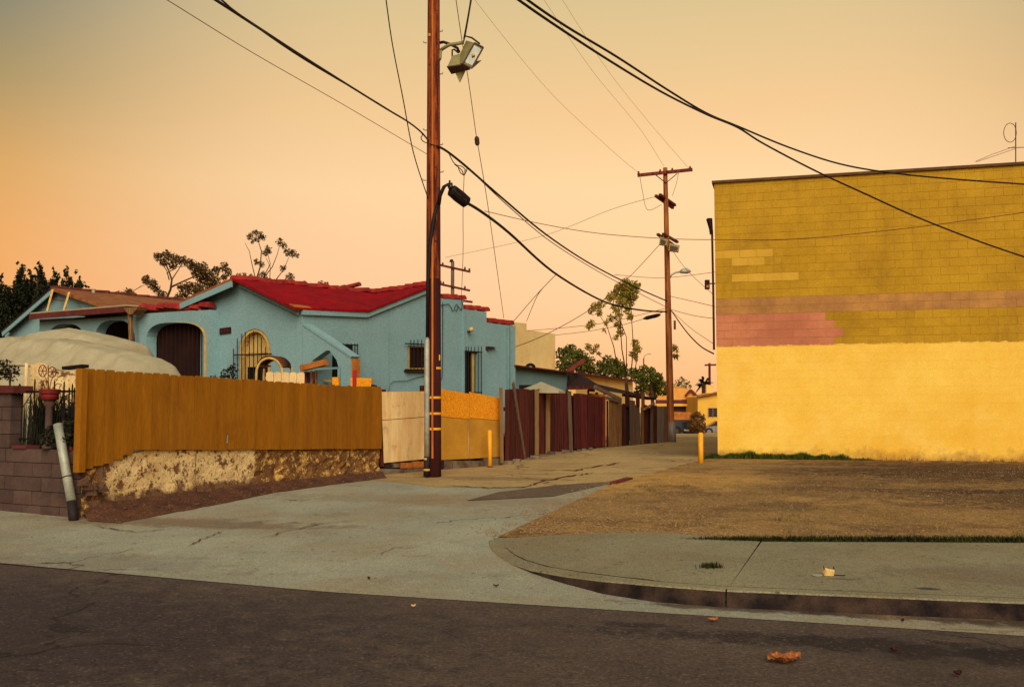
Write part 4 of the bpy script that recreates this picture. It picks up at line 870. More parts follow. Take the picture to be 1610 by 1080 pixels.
for x, yt, yb in ((602, 612, 733), (664, 606, 720), (737, 620, 724)):
    a = plp(x, yb, -0.07); b = plp(x, yt, -0.07); part(pf, 'post', MB().bar(a, b, 0.09, 0.09), redwood)
part(pf, 'rail', MB().bar(plp(601, 659, -0.05), plp(668, 655.5, -0.05), 0.05, 0.12), tar)  # dark strips added behind the panel seam, painting the shade of the gap
part(pf, 'rail', MB().bar(plp(668, 655.5, -0.05), plp(788, 660, -0.05), 0.05, 0.12), tar)
part(pf, 'batten', MB().bar(plp(736.6, 660, 0.03), plp(737.3, 721, 0.03), 0.02, 0.02), creampost)
part(pf, 'back_plank', MB().prism([plp(x, y, -0.03) for x, y in ((660, 640), (668, 640), (668, 607), (662, 609))], pn * -0.03), redwood)
# its base of loose blocks and bricks
bb = thing('block_footing', 'low footing of bricks and rough concrete blocks below the plywood panels', 'footing', FB1)
for (x0, x1, y0, y1, mt, o) in ((606, 620, 729, 736, tar, 0.0), (616, 630, 728, 735, curbmat, 0.0), (631.5, 648, 727, 736, tanbeam, 0.03), (649.5, 668, 725, 735, tanbeam, 0.02), (604, 640, 737, 750, curbmat, 0.08), (642, 668, 735.5, 750, curbmat, 0.06), (693, 700, 724, 744, tar, 0.0), (701, 711, 723, 742, curbmat, 0.06), (712.5, 760, 724, 741, curbmat, 0.04), (762, 790, 720, 737, curbmat, 0.03), (668.5, 692, 724, 746, curbmat, 0.0)):
    mb = MB(); q = [plp(x, y, o) for x, y in ((x0, y1), (x1, y1 - 0.5), (x1 - 0.5, y0 + 0.3), (x0 + 0.8, y0))]
    nn = 'brick' if mt is tanbeam else 'footing_block'
    part(bb, nn, mb.prism(q, pn * -0.2), mt)
# ------------------------------------------------------------------ dark board fences along the alley
SEG = [(AB[i], AB[i + 1]) for i in range(4)]
def alp(px, py, o=0.0):
    for i, x in enumerate((868, 952, 1002, 9999)):
        if px <= x: return onw(px, py, *SEG[i], o)
def brd(par, x0, x1, yt0, yt1, yb, mat, o=0.0, name='board', th=0.025, lean=0.0, label=None):
    pts = [alp(x0, yb, o), alp(x1, yb - (x1 - x0) * 0.12, o), alp(x1 + lean, yt1, o), alp(x0 + lean, yt0, o)]
    n = V((1, 0.0, 0)); return part(par, name, MB().prism(pts, (-0.3 * th, th, 0)), mat, label=label)
def ybase(px): return pw(px, [(790, 731), (868, 713), (952, 704), (1002, 699.5), (1052, 695)])
d1 = thing('plank_fence', 'dark red brown plank fence with pale posts next to the plywood panels', 'fence', AB[0])
x = 794.0
while x < 866:
    w = R.uniform(6.5, 8.5); x1 = min(x + w, 866.5)
    brd(d1, x + 0.25, x1 - 0.25, 611.5 + R.uniform(-1.2, 1.5), 611.5 + R.uniform(-1.2, 1.5), ybase(x) - 1.5, redwood, R.uniform(-0.02, 0.01)); x = x1
for x0, x1, y0, y1, l in ((787.5, 792, 609.5, 728, -1.5), (841.5, 847.5, 613, 715.5, -0.3), (858.5, 865, 612, 713, 0.5)): brd(d1, x0, x1, y0, y0, y1, creampost, 0.05, 'post', 0.06, l)
for y in (640, 690): part(d1, 'rail', MB().bar(alp(793, y + 3, -0.06), alp(866, y - 2 + (650 - y) * .05, -0.06), 0.05, 0.09), redwood)
single('leaning_plank', MB().bar(gnd(825.5, 722), alp(806.5, 601, 0.02), 0.10, 0.03, fn), greywood, 'weathered grey plank leaning against the dark plank fence', 'plank')
d2 = thing('plank_fence', 'narrow dark plank fence between the pale post and the maroon panels', 'fence', AB[1])
x = 865.8
while x < 893:
    w = R.uniform(5.5, 7.5); brd(d2, x, x + w - 0.4, 615 + R.uniform(-1, 1.5), 615.5, ybase(x) - 2, redwood, R.uniform(-0.02, 0.01)); x += w
brd(d2, 895.5, 901, 616, 616, 709, greywood, 0.05, 'post', 0.07, -3)
part(d2, 'gap_backing', MB().prism([alp(865, 711, -.14), alp(868, 711, -.14), alp(868, 619, -.14), alp(865, 619, -.14)], (-.02, .02, 0)), tar)  # dark sheets added behind the boards stand in for shaded gaps
part(d2, 'gap_backing', MB().prism([alp(868.1, 711, -.14), alp(951, 702, -.14), alp(951, 626, -.14), alp(868.1, 619, -.14)], (-.02, .02, 0)), tar)
d3 = thing('panel_fence', 'maroon panel fence with a red brown end post along the alley', 'fence', AB[1].lerp(AB[2], .5))
for x0, x1, y0, y1, yb, l in ((902.5, 913, 618.5, 618.5, 706, -1), (913.3, 924, 618.5, 620, 705.5, -.7), (924.4, 935, 622, 622.5, 704, -.3), (935.3, 942, 623, 623, 703, 0), (942.3, 947.5, 624, 624, 702, 0)): brd(d3, x0, x1, y0, y1, yb, redpanel, R.uniform(-.01, .01), 'panel', lean=l)
brd(d3, 947.8, 952, 623, 623.5, 701.5, M('red brown post', S(150, 60, 46), S(110, 44, 38), 3), 0.04, 'post', 0.06)
d4 = thing('scrap_fence', 'ramshackle fence of weathered grey and brown boards beside the far utility pole', 'fence', AB[2])
for x0, x1, y0, y1, yb, mt, o, l in ((954, 956.5, 630, 630, 702, redwood, -.04, 0), (957, 971.5, 627, 629, 702, tanwood, 0, 1), (978, 989.5, 636, 637, 701, tar, -.03, 0), (979, 984, 634, 635, 701.5, redwood, -.01, 0), (991, 1000, 629, 630, 702, greywood, .06, -1.5), (1000.2, 1007.5, 636, 637, 701, greywood, .02, -2), (1007.8, 1012, 640, 640, 700, tar, -.03, 0), (1013, 1018, 636, 637, 698.5, redwood, 0, 0), (1018.3, 1022.5, 640, 641, 698, tar, -.02, 0), (1022.7, 1027.5, 638, 638, 697.5, greywood, .03, 0), (1027.8, 1033, 637, 638, 697, redwood, 0, 0), (1033.3, 1038.5, 638.5, 639, 697, metalgrey, .02, 0), (1038.7, 1044, 639, 639.5, 697, metalgrey, .03, 0), (1044.3, 1049.5, 639, 640, 696, greywood, 0, 0)):
    brd(d4, x0, x1, y0, y1, yb, mt, o, lean=l)  # first tar piece is a dark sheet standing in for a shaded gap
for x0, x1, y0, yb, mt in ((972, 977.5, 626, 702, tanwood), (1009.5, 1012.5, 616, 700, tanwood), (985, 989, 615, 640, redwood), (1002, 1006, 618, 640, redwood)): brd(d4, x0, x1, y0, y0, yb, mt, 0.05, 'post', 0.07)
part(d4, 'brace', MB().bar(alp(1012, 644, .09), alp(1028, 634, .09), 0.1, 0.04), tanwood)
part(d4, 'cross_rail', MB().bar(alp(953, 625, .03), alp(976, 632, .03), 0.05, 0.1), greywood)
for k in range(14):
    px = 800 + k * 11 + R.uniform(-4, 4); g0 = gnd(px, ybase(px) + 1.5)
    if 818 < px < 832: continue
    mb = MB(); r = R.uniform(0.07, 0.16)
    mb.prism([g0 + V((r * math.cos(a) * R.uniform(.8, 1.2), r * .7 * math.sin(a), -0.05)) for a in [6.283 * i / 7 for i in range(7)]], (0.01, 0.02, 0.05 + R.uniform(.04, .1)))
    single('foot_stone', mb, curbmat, 'rough grey stone at the foot of the alley fences', 'stone', 'stones at the foot of the alley fences')
# ------------------------------------------------------------------ block building on the right
BL = V((5.14, 25.0, 0)); be = ES.copy(); bnrm = -ET.copy()
bd = thing('block_building', 'tall windowless ochre block building with a bright yellow lower wall', 'building', V((BL.x + 4, BL.y - 1, 0.4)))
ZP = 3.235; RH = 0.2032; RL = 0.4064; ZTOP = 1.6 + 365 * 25 / F * 1.0
def zpaint(hi, lo):
    """rolled paint edge: the yellow of the lower wall runs raggedly over the first course"""
    def f(t, pos, col):
        s_ = nnode(t, 'ShaderNodeSeparateXYZ'); t.links.new(pos, s_.inputs[0])
        e = math_(t, 'ADD', s_.outputs[2], mapr(t, noise_(t, pos, 3.5, 6, .8), .3, .7, -0.035, 0.035))
        return mixc(t, mapr(t, e, ZP + 0.005, ZP + 0.022, 1.0, 0.0), col, YEL1)
    return f
YEL1 = S(250, 207, 90)
def lowdirt(t, pos, col):
    s_ = nnode(t, 'ShaderNodeSeparateXYZ'); t.links.new(pos, s_.inputs[0])
    e = math_(t, 'ADD', s_.outputs[2], mapr(t, noise_(t, pos, 2.2, 7, .75), .3, .7, -0.22, 0.22))
    return mixc(t, mapr(t, e, 0.42, 0.72, 0.75, 0.0), col, S(150, 100, 52))
grime = both(streaks(S(110, 78, 34), 0.52, 0.8, 0.5, (1.2, 1.2, 0.25)), stains(S(150, 106, 30), 1.1, .5, .75, .5), stains(S(226, 178, 66), 1.7, .58, .75, .4))
ochre = M('ochre block paint', S(196, 150, 36), S(170, 128, 26), 0.9, 0.93, 0.5, 34, speck=0.16, rnd=0.08, lo=.3, hi=.7, extra=both(grime, zpaint(0, 0)))
ochre2 = M('lighter ochre block', S(214, 168, 58), S(202, 156, 48), 2, 0.93, 0.5, 60, speck=0.14, rnd=0.04)
pinkband = M('faded pink ochre block', S(196, 140, 74), S(160, 112, 64), 1.5, 0.93, 0.5, 60, speck=0.16, rnd=0.05, extra=streaks(S(120, 84, 54), 0.6, 0.75, 0.6, (2.2, 2.2, 4)))
pink = M('pink block paint', S(204, 128, 92), S(182, 108, 80), 1.2, 0.93, 0.5, 60, speck=0.14, rnd=0.04, extra=both(streaks(S(140, 80, 60), 0.62, 0.75, 0.5, (3, 3, 5)), zpaint(0, 0)))
yellowb = M('yellow block paint', YEL1, S(240, 186, 62), 0.6, 0.9, 0.45, 34, speck=0.1, rnd=0.012, extra=both(streaks(S(206, 152, 56), 0.6, 0.85, 0.45, (1.5, 1.5, 0.3)), stains(S(254, 220, 128), .7, .5, .75, .5), stains(S(236, 186, 50), 2.2, .55, .75, .4), lowdirt))
joint_o = M('ochre joints', S(186, 142, 40), S(170, 126, 36), 3, 0.95, 0.5, 60)
joint_y = M('yellow joints', S(246, 196, 80), S(236, 184, 70), 3, 0.95, 0.4, 60)
LEN = 15.0
rzb = math.atan2(be.y, be.x)
def bp(s, z, o=0.0): return V((BL.x, BL.y, 0)) + be * s + bnrm * o + V((0, 0, z))
part(bd, 'wall_core', MB().prism([bp(0.004, -0.1, -0.0145), bp(LEN, -0.1, -0.0145), bp(LEN, ZP, -0.0145), bp(0.004, ZP, -0.0145)], ET * 0.5), joint_y)
part(bd, 'wall_core', MB().prism([bp(0.004, ZP + .002, -0.019), bp(LEN, ZP + .002, -0.019), bp(LEN, ZTOP - 0.03, -0.019), bp(0.004, ZTOP - 0.03, -0.019)], ET * 0.5), joint_o)
part(bd, 'side_walls', MB().prism([bp(0.02, -0.1, -0.53), bp(LEN - .02, -0.1, -0.53), bp(LEN - .02, -0.1, -18), bp(0.02, -0.1, -18)], (0, 0, ZTOP - 0.1)), ochre2)
cp = part(bd, 'coping', MB().prism([bp(-0.05, ZTOP - 0.03, 0.05), bp(LEN + .05, ZTOP - 0.03, 0.05), bp(LEN + .05, ZTOP + 0.035, 0.05), bp(-0.05, ZTOP + 0.035, 0.05)], ET * 0.35), M('brown coping', S(104, 74, 40), S(84, 58, 36), 4, .9))
part(bd, 'side_coping', MB().prism([bp(-0.05, ZTOP - 0.03, -0.31), bp(0.25, ZTOP - 0.03, -0.31), bp(0.25, ZTOP + 0.035, -0.31), bp(-0.05, ZTOP + 0.035, -0.31)], ET * 17), MATS['brown coping'])
shapes = {}
def bmesh_for(mt, l, gap):
    key = (mt.name, round(l, 3))
    if key not in shapes:
        shapes[key] = MB().prism([V((gap / 2, 0.012, gap / 2)), V((l - gap / 2, 0.012, gap / 2)), V((l - gap / 2, 0.012, RH - gap / 2)), V((gap / 2, 0.012, RH - gap / 2))], (0, 0.05, 0))
    return shapes[key]
blocks = []
rr0 = -int((ZP - 0.1) / RH) - 1; r = rr0
while ZP + r * RH < ZTOP - 0.05:
    z0 = ZP + r * RH; s = 0.0; k = 0
    while s < LEN - 0.02:
        l = RL / 2 if (k == 0 and r % 2) else min(RL, LEN - s)
        if r < 0: mt = yellowb
        elif r < 4 and s < (2.75, 2.75, 2.52, 2.32)[r]: mt = pink
        elif r in (4, 5): mt = pinkband
        elif (r == 8 and 0.15 < s < 1.75) or (r == 10 and 0.1 < s < 1.1) or (r == 11 and s < 1.15): mt = ochre2
        else: mt = ochre
        blocks.append((s, z0, l, mt)); s += l; k += 1
    r += 1
def pxy(p):
    q = p - V((0, 0, EYE)); y = q.y * CP + q.z * SP; z = -q.y * SP + q.z * CP
    return CX + F * q.x / y, CY - F * z / y
inview = sorted(((bp(s + l / 2, z + .1).length, i) for i, (s, z, l, mt) in enumerate(blocks) if z > 0.15 and pxy(bp(s + l / 2, z + .1))[0] < 1612 and l > 0.3))
chosen = set(i for _, i in inview[:300]); rest = {}; bme = {}
for i, (s, z, l, mt) in enumerate(blocks):
    if z + RH > ZTOP - 0.03: zz = ZTOP - 0.03 - z
    else: zz = RH
    gap = 0.003 if mt is yellowb else R.choice((0.005, 0.007, 0.010))
    o = R.uniform(-0.0006, 0.0008) if mt is yellowb else R.uniform(-0.002, 0.002)
    if i in chosen:
        key = (mt.name, round(l, 3))
        if key not in bme: bme[key] = bmesh_for(mt, l, gap).mesh('block', mt)
        put('block', bme[key], bp(s, z, o), bd, rzb)
    else:
        mb = rest.setdefault(mt.name, MB()); a, b = s + gap / 2, s + l - gap / 2
        mb.prism([bp(a, z + gap / 2, o - 0.012), bp(b, z + gap / 2, o - 0.012), bp(b, z + zz - gap / 2, o - 0.012), bp(a, z + zz - gap / 2, o - 0.012)], ET * 0.05)
for nme, mb in rest.items(): part(bd, 'far_blocks', mb, MATS[nme], kind='stuff')
# rain leader, wall lamp and roof antenna
q = bp(-0.07, 0, -0.35)
def side(px, py, o=0.0): return at(px, py, 25.35 + o)
ldr = part(bd, 'rain_leader', MB().prism([side(x, y) for x, y in ((1112.5, 343), (1120, 343), (1121, 362), (1118.5, 368), (1117, 358))], (0, 0.2, 0)), tar)
part(ldr, 'leader_pipe', MB().tube([side(1119.5, 362, .1), side(1121.5, 462, .1), side(1122.6, 550, .1)], 0.03, 8), MATS['brown coping'])
la = thing('wall_lantern', 'small dark lantern on the alley side of the ochre building', 'lamp', side(1112, 455))
part(la, 'lantern_body', MB().box(side(1112, 455), (0.055, 0, 0), (0, 0.055, 0), 0.24), tar); part(la, 'lantern_glass', MB().box(side(1112, 452.5) - V((0, .003, 0)), (0.03, 0, 0), (0, 0.058, 0), 0.06), mould)
part(la, 'arm', MB().bar(side(1112, 446, .02), side(1124, 446, .12), 0.03, 0.03), tar)
an = thing('antenna', 'thin wire antenna standing on the roof of the ochre building', 'antenna', at(1597, 253, 24.0))
for pts, rad in (([(1597, 255), (1597, 193)], 0.014), ([(1533, 254.5), (1560, 243), (1597, 230)], 0.006), ([(1535, 255), (1597, 234)], 0.006)): part(an, 'rod', MB().tube([at(x, y, 24.0) for x, y in pts], rad, 5), thinwire)
part(an, 'loop', MB().tube([at(1588 + 10 * math.cos(6.283 * k / 24), 209 + 15 * math.sin(6.283 * k / 24), 24.0) for k in range(25)], 0.009, 5), thinwire)
part(an, 'cross_arm', MB().tube([at(1585, 233, 24.0), at(1610, 232, 24.0)], 0.01, 5), thinwire)
# ------------------------------------------------------------------ utility poles
def pole(name, label, px0, py0, pxt, Y, h, r0, r1, group='utility poles', mat=polewood, n=16, z0=None):
    b = at(px0, py0, Y); z0 = b.z if z0 is None else z0; b = V((b.x, b.y, z0))
    lean = (pxt - px0) * Y / F
    t = thing(name, label, 'utility pole', b, group)
    pts = [b + V((0, 0, -0.3))] + [b + V((lean * k / 12, 0, h * k / 12)) for k in range(1, 13)]
    part(t, 'shaft', MB().tube(pts, [r0 + (r1 - r0) * k / 12 for k in range(13)], n), mat, True)
    return t, b, lean, h
P1 = gnd(681, 750); Y1 = P1.y
up, ub, ul, uh = pole('utility_pole', 'tall red brown wooden utility pole with yellow bands at the alley mouth', 681, 750, 677.0, Y1, 11.6, 0.160, 0.112, z0=P1.z)
def rad1(z): return 0.160 + (0.112 - 0.160) * (z / uh)
def psurf(px, py, extra=0.0):
    """point on the camera side of the main pole at a photo position"""
    p = at(px, py, Y1); z = p.z - ub.z; r = rad1(z) + extra; dx = p.x - (ub.x + ul * z / uh)
    return V((p.x, Y1 - math.sqrt(max(0.0004, r * r - dx * dx)), p.z))
up.children[0].data.materials.append(polecreo)
for p in up.children[0].data.polygons:
    if p.center.z < 4.6: p.material_index = 1
part(up, 'moulding', MB().tube([psurf(681 - 0.3 * k / 10, 720 - 73 * k, 0.012) for k in range(11)], 0.020, 6), mould)
part(up, 'conduit', MB().tube([psurf(672.5, 718, 0.045), psurf(672.3, 640, 0.045), psurf(672.5, 538, 0.045), psurf(673, 532, 0.03)], [0.052, 0.052, 0.052, 0.03], 12), steel, True)
part(up, 'conduit_base', MB().tube([psurf(671.5, 748, 0.05), psurf(672.5, 717, 0.045)], 0.058, 12), darksteel, True)
for y in (722, 739): part(up, 'conduit_strap', MB().tube([psurf(672, y, 0.045), psurf(672, y - 3.0, 0.045)], 0.062, 12), creamtrim)
part(up, 'riser_cable', MB().tube([psurf(673, 533, 0.02), psurf(674, 440, 0.02), psurf(677, 390, 0.03), psurf(684, 340, 0.03), psurf(690, 318, 0.0)], 0.036, 8), black, True)
for y, full in ((579, 0), (625, 1), (650, 1), (674, 1)):
    p = at(681, y, Y1); z = p.z - ub.z; r = rad1(z) + 0.006; c = V((ub.x + ul * z / uh, Y1, p.z))
    a0, a1 = (-0.35 * math.pi, 0.05 * math.pi) if not full else (-math.pi * 0.86, math.pi * 0.05)
    vs = []
    for k in range(13):
        a = a0 + (a1 - a0) * k / 12
        for dz, rr in ((-0.022, 0), (0.022, 0), (0.022, -0.012), (-0.022, -0.012)): vs.append(c + V(((r + rr) * math.cos(a), (r + rr) * math.sin(a), dz)))
    part(up, 'yellow_band', MB().add(vs, [(i * 4 + k, (i + 1) * 4 + k, (i + 1) * 4 + (k + 1) % 4, i * 4 + (k + 1) % 4) for i in range(12) for k in range(4)] + [(0, 1, 2, 3), (51, 50, 49, 48)]), yellow)
part(up, 'tag', MB().box(psurf(691.5, 567, .004), (.012, 0, 0), (0, .004, 0), 0.11), yellow)
for x, y, s_ in ((691, 50, 1), (691, 117, 1), (671, 68, -1), (671, 205, -1), (691, 228, 1), (692, 271, 1), (670, 284, -1)):
    p = at(x, y, Y1); part(up, 'step_bolt', MB().tube([p, p + V((s_ * 0.06, -0.02, 0)), p + V((s_ * .065, -.02, .03))], 0.012, 6), steel)
part(up, 'tag_plate', MB().box(psurf(676, 60, .004), (.02, 0, 0), (0, .004, 0), 0.05), creamtrim)
# floodlights hanging from the pole arm
def fpt(px, py, dy=0.0): return at(px, py, Y1 - 0.35 + dy)
fa_ = thing('floodlight', 'weathered floodlight with lit-looking glass lens beside the pole top, facing right', 'floodlight', fpt(735, 85), 'floodlights on the near pole')
L = [fpt(746, 68), fpt(760, 75.5), fpt(742, 108), fpt(728, 101)]
part(fa_, 'housing', MB().add([L[0], L[1], L[2], L[3], fpt(733, 64, 0.25), fpt(746, 68, .32), fpt(728, 101, .32), fpt(718, 97, .25)], [(0, 1, 2, 3), (4, 7, 6, 5), (0, 4, 5, 1), (1, 5, 6, 2), (2, 6, 7, 3), (3, 7, 4, 0)]), lampgrey)
cen = sum(L, V()) / 4; nl = (L[1] - L[0]).cross(L[3] - L[0]).normalized()
if nl.y > 0: nl = -nl
ln_ = part(fa_, 'lens', MB().prism([cen + (p - cen) * 0.8 + nl * 0.012 for p in L], nl * -0.01), lens)
part(fa_, 'bulb', MB().tube([cen + nl * 0.016 - (L[1] - L[0]) * 0.12, cen + nl * 0.03, cen + nl * 0.016 + (L[1] - L[0]) * .16], [0.02, 0.05, 0.02], 10), creamtrim, True)
for a, b in zip(L, L[1:] + L[:1]): part(fa_, 'lens_rim', MB().bar(a + nl * .01, b + nl * .01, 0.03, 0.025), lampdark)
part(fa_, 'visor', MB().prism([fpt(741, 108, .02), fpt(728, 101, .3), fpt(756, 95, .25)], (0.01, .01, -0.01)), lampgrey)
part(fa_, 'yoke', MB().tube([fpt(728, 70, .2), fpt(731, 57, .2), fpt(742, 60, .2), fpt(754, 69, .1)], 0.018, 6), darksteel)
part(fa_, 'arm', MB().tube([at(690, 82, Y1 + .05), fpt(696, 77, .3), fpt(706, 71, .2), fpt(720, 69, .2), fpt(729, 67, .2)], 0.035, 8), lampgrey, True)
part(fa_, 'arm_brace', MB().tube([at(690, 96, Y1), fpt(692, 92, .3), fpt(693, 80, .3)], 0.03, 6), lampgrey)
fb_ = thing('floodlight', 'weathered floodlight with dark underside hanging lower beside the pole, tipped down', 'floodlight', fpt(720, 105, .3), 'floodlights on the near pole')
U = [fpt(703, 106, .1), fpt(730, 102, .1), fpt(739, 110, .5), fpt(710, 117, .4)]
Tp = [fpt(711, 88, .25), fpt(727, 84, .25), fpt(733, 92, .55), fpt(716, 95, .5)]
part(fb_, 'housing', MB().add(U + Tp, [(4, 5, 6, 7), (0, 1, 5, 4), (1, 2, 6, 5), (2, 3, 7, 6), (3, 0, 4, 7)]), lampgrey)
cu = sum(U, V()) / 4; part(fb_, 'underside', MB().prism([cu + (p - cu) * 1.03 for p in U], (0, 0, 0.02)), lampdark)
part(fb_, 'visor', MB().prism([fpt(716, 115.5, .3), fpt(731, 112, .3), fpt(722.5, 130, .3)], (0.01, 0.015, 0)), lampgrey)
part(fb_, 'yoke', MB().tube([fpt(711, 91, .3), fpt(711, 79, .3), fpt(714, 78, .3), fpt(721, 84, .3)], 0.018, 6), darksteel)
part(fb_, 'arm', MB().tube([at(690, 68, Y1 + .1), fpt(697, 66.5, .4), fpt(708, 70, .4), fpt(719, 76, .4), fpt(722, 83, .4)], 0.03, 8), darksteel, True)
# splice case on the cable
a = at(708.5, 298, Y1 - .2); b = at(735, 320, Y1 + .1); dd = b - a
sc = thing('splice_case', 'black ribbed splice case hanging on the cable beside the near pole', 'splice case', a.lerp(b, .5))
part(sc, 'case_body', MB().tube([a, a + dd * .08, a + dd * .5, a + dd * .92, b], [0.06, 0.125, 0.135, 0.125, 0.06], 8), black)
part(sc, 'seam', MB().tube([a + dd * .08 + V((0.02, -.13, .0)), a + dd * .92 + V((.02, -.13, 0))], 0.014, 5), lampdark)
for k, f in enumerate((-.05, .12)): part(sc, 'clamp', MB().tube([a + dd * f, a + dd * f + V((-0.02 * k, -.02, .16))], 0.02, 5), iron)
part(sc, 'lead_cable', MB().tube([at(690, 322, Y1 - .12), at(692, 308, Y1 - .15), at(698, 294, Y1 - .2), at(704, 290, Y1 - .2), a], 0.036, 8), black, True)
# second pole
P2 = gnd(1055, 695); Y2 = P2.y
u2, b2, l2, h2 = pole('utility_pole', 'brown utility pole with crossarms and street lamp halfway down the alley', 1055, 695, 1050.5, Y2, (695 - 264) * Y2 / F * 1.01, 0.15, 0.085, z0=P2.z, n=10, mat=M('dry pole wood', S(176, 106, 50), S(112, 58, 30), 1.6, 0.9, 0.6, 9, stretch=(12, 12, 0.7), speck=0.3, lo=.4, hi=.6))
def t2(px, py, dy=0.0): return at(px, py, Y2 + dy)
ca = part(u2, 'crossarm', MB().bar(t2(1002.5, 276, -.15), t2(1088.5, 267, -.15), 0.10, 0.12), redwood)
for x, y in ((1004, 271), (1038, 268), (1057, 266), (1085, 263)): part(ca, 'insulator', MB().lathe(t2(x, y + 3.5, -.15), [(0.03, 0), (0.05, 0.05), (0.03, 0.1), (0.04, .12)], 8), lampdark)
for xa in (1028, 1065): part(u2, 'crossarm_brace', MB().bar(t2(xa, 273, -.1), t2(1047, 288, -.1), 0.03, 0.03), darksteel)
for o in (0, -4): part(u2, 'crossarm', MB().bar(t2(1031 - o * 1.6, 308 + o * .4, -.6), t2(1058 - o * 0.8, 327 + o, 1.2), 0.10, 0.10), redwood)
for o in (0, -6): part(u2, 'lamp_arm', MB().bar(t2(1034 - o * 1.4, 368.5 + o * .1, -.4), t2(1058 - o * 1.2, 385 + o * .7, .8), 0.10, 0.09), redwood)
for lab, xs in (('left small floodlight box on the pole down the alley', (1036, 1050, 372, 386)), ('right small floodlight box on the pole down the alley', (1051, 1069, 382, 396))):
    x0, x1, y0, y1 = xs; f_ = thing('floodlight', lab, 'floodlight', t2((x0 + x1) / 2, y1, -.5), 'floodlights on the pole down the alley')
    part(f_, 'housing', MB().prism([t2(x0, y1 - 2, -.5), t2(x1 - 2, y1, -.5), t2(x1, y0 + 4, -.5), t2(x0 + 2, y0, -.5)], (0.05, 0.35, 0.02)), lampgrey)
    part(f_, 'lens', MB().prism([t2(x0 + 2, y1 - 3, -.51), t2(x1 - 4, y1 - 2, -.51), t2(x1 - 3, y0 + 7, -.51), t2(x0 + 3, y0 + 4, -.51)], (0, -0.02, 0)), lampdark)
part(u2, 'sheath', MB().tube([t2(1057.5, 695, -.1), t2(1056.5, 663, -.1)], [0.14, 0.13], 10), metalgrey, True)
part(u2, 'ground_box', MB().box(t2(1061, 518, -.1), (.04, 0, 0), (0, .04, 0), .35), tanwood)
sl_ = thing('street_lamp', 'grey street lamp on a curved arm from the pole down the alley', 'street lamp', t2(1053, 436))
part(sl_, 'arm', MB().tube([t2(1053, 437), t2(1056, 432), t2(1062, 428.5), t2(1070, 427.5)], 0.035, 7), steel, True)
part(sl_, 'head', MB().tube([t2(1069, 428), t2(1073, 426.5), t2(1080, 426), t2(1086, 427)], [0.05, 0.10, 0.12, 0.04], 8), steel, True)
# third pole behind the house, far pole, far lamp
Y3 = 58.0
u3, b3, l3, h3 = pole('utility_pole', 'grey utility pole with three crossarms rising behind the stepped parapet', 711, 690, 710.5, Y3, (690 - 410) * Y3 / F, 0.13, 0.1, z0=at(711, 690, Y3).z, mat=greywood, n=8)
for a, b in (((688, 416), (739.5, 427.5)), ((688, 446), (739, 457)), ((728, 473), (743, 475))): part(u3, 'crossarm', MB().bar(at(*a, Y3 - .15), at(*b, Y3 - .15), 0.1, 0.12), redwood)
for x, y in ((696, 417), (731, 424), (738, 426), (731, 454), (697, 447)): part(u3, 'insulator', MB().lathe(at(x, y, Y3 - .15), [(0.04, 0), (0.07, 0.06), (0.04, 0.16)], 6), lampdark)
part(u3, 'pole_top_cap', MB().tube([at(710, 412, Y3), at(710, 408, Y3)], [.14, .08], 8), darksteel)
Y4 = 150.0
u4, *_ = pole('utility_pole', 'distant dark utility pole above the yellow house', 1116, 680, 1117, Y4, (680 - 571) * Y4 / F, 0.22, 0.18, mat=redwood, n=6)
part(u4, 'crossarm', MB().bar(at(1108, 574, Y4), at(1126, 573.5, Y4), .25, .25), redwood)
Y5 = 72.0; q = at(1012.5, 640, Y5); lq = thing('street_lamp', 'thin distant street lamp above the green trees', 'street lamp', V((q.x, q.y, 0.1)))
part(lq, 'mast', MB().tube([V((q.x, q.y, 0)), at(1012, 563, Y5)], [0.09, 0.05], 6), tanwood); part(lq, 'arm', MB().tube([at(1012, 564, Y5), at(1014, 559, Y5), at(1020, 556, Y5), at(1024, 557, Y5)], 0.035, 5), steel)
# ------------------------------------------------------------------ wires
def cable(pts, r, label, mat=wiremat, group='overhead wires', name='overhead_wire', sub=6, jit=0.0):
    """smooth curve through photo points, each with its own distance"""
    P = [at(x, y, d) for x, y, d in pts]; out = []
    n = len(P)
    for i in range(n - 1):
        p0, p1, p2, p3 = P[max(i - 1, 0)], P[i], P[i + 1], P[min(i + 2, n - 1)]
        for k in range(sub):
            t = k / sub; out.append(0.5 * ((2 * p1) + (p2 - p0) * t + (2 * p0 - 5 * p1 + 4 * p2 - p3) * t * t + (3 * p1 - p0 - 3 * p2 + p3) * t ** 3))
    out.append(P[-1])
    def off(q): return q[1] < 0 or q[0] > 1611
    def rise(p, d): return [p + d * k + V((0, 0, 0.0016 * k * k)) for k in (4, 10, 18, 28)]
    if off(pts[0]): out = rise(out[0], (out[0] - out[1]).normalized())[::-1] + out
    if off(pts[-1]): out = out + rise(out[-1], (out[-1] - out[-2]).normalized())
    return single(name, MB().tube(out, r, 5), mat, label, 'wire', group, smooth=True)
Yp = Y1
cable([(300, -22, 8.5), (335, -2, 9.3), (480, 92, 12.5), (600, 167, 16.5), (640, 191, 18.3), (662, 208, 19.2), (674, 222, Yp - .14)], 0.017, 'thick black cable from the top left to the near pole')
cable([(318, -22, 8.5), (350, 2, 9.4), (380, 26, 10), (480, 95, 12.6), (600, 166, 16.4), (660, 206, 19.1), (662, 218, 19.2), (668, 224, Yp - .15), (684, 229, Yp - .17), (692, 232, Yp - .1)], 0.010, 'thinner strand lashed below the thick cable left of the near pole')
cable([(225, -22, 12), (262, 0, 12.5), (400, 85, 15), (540, 165, 17.5), (672, 243, Yp - .1)], 0.006, 'thin line running below the thick cable to the near pole', thinwire)
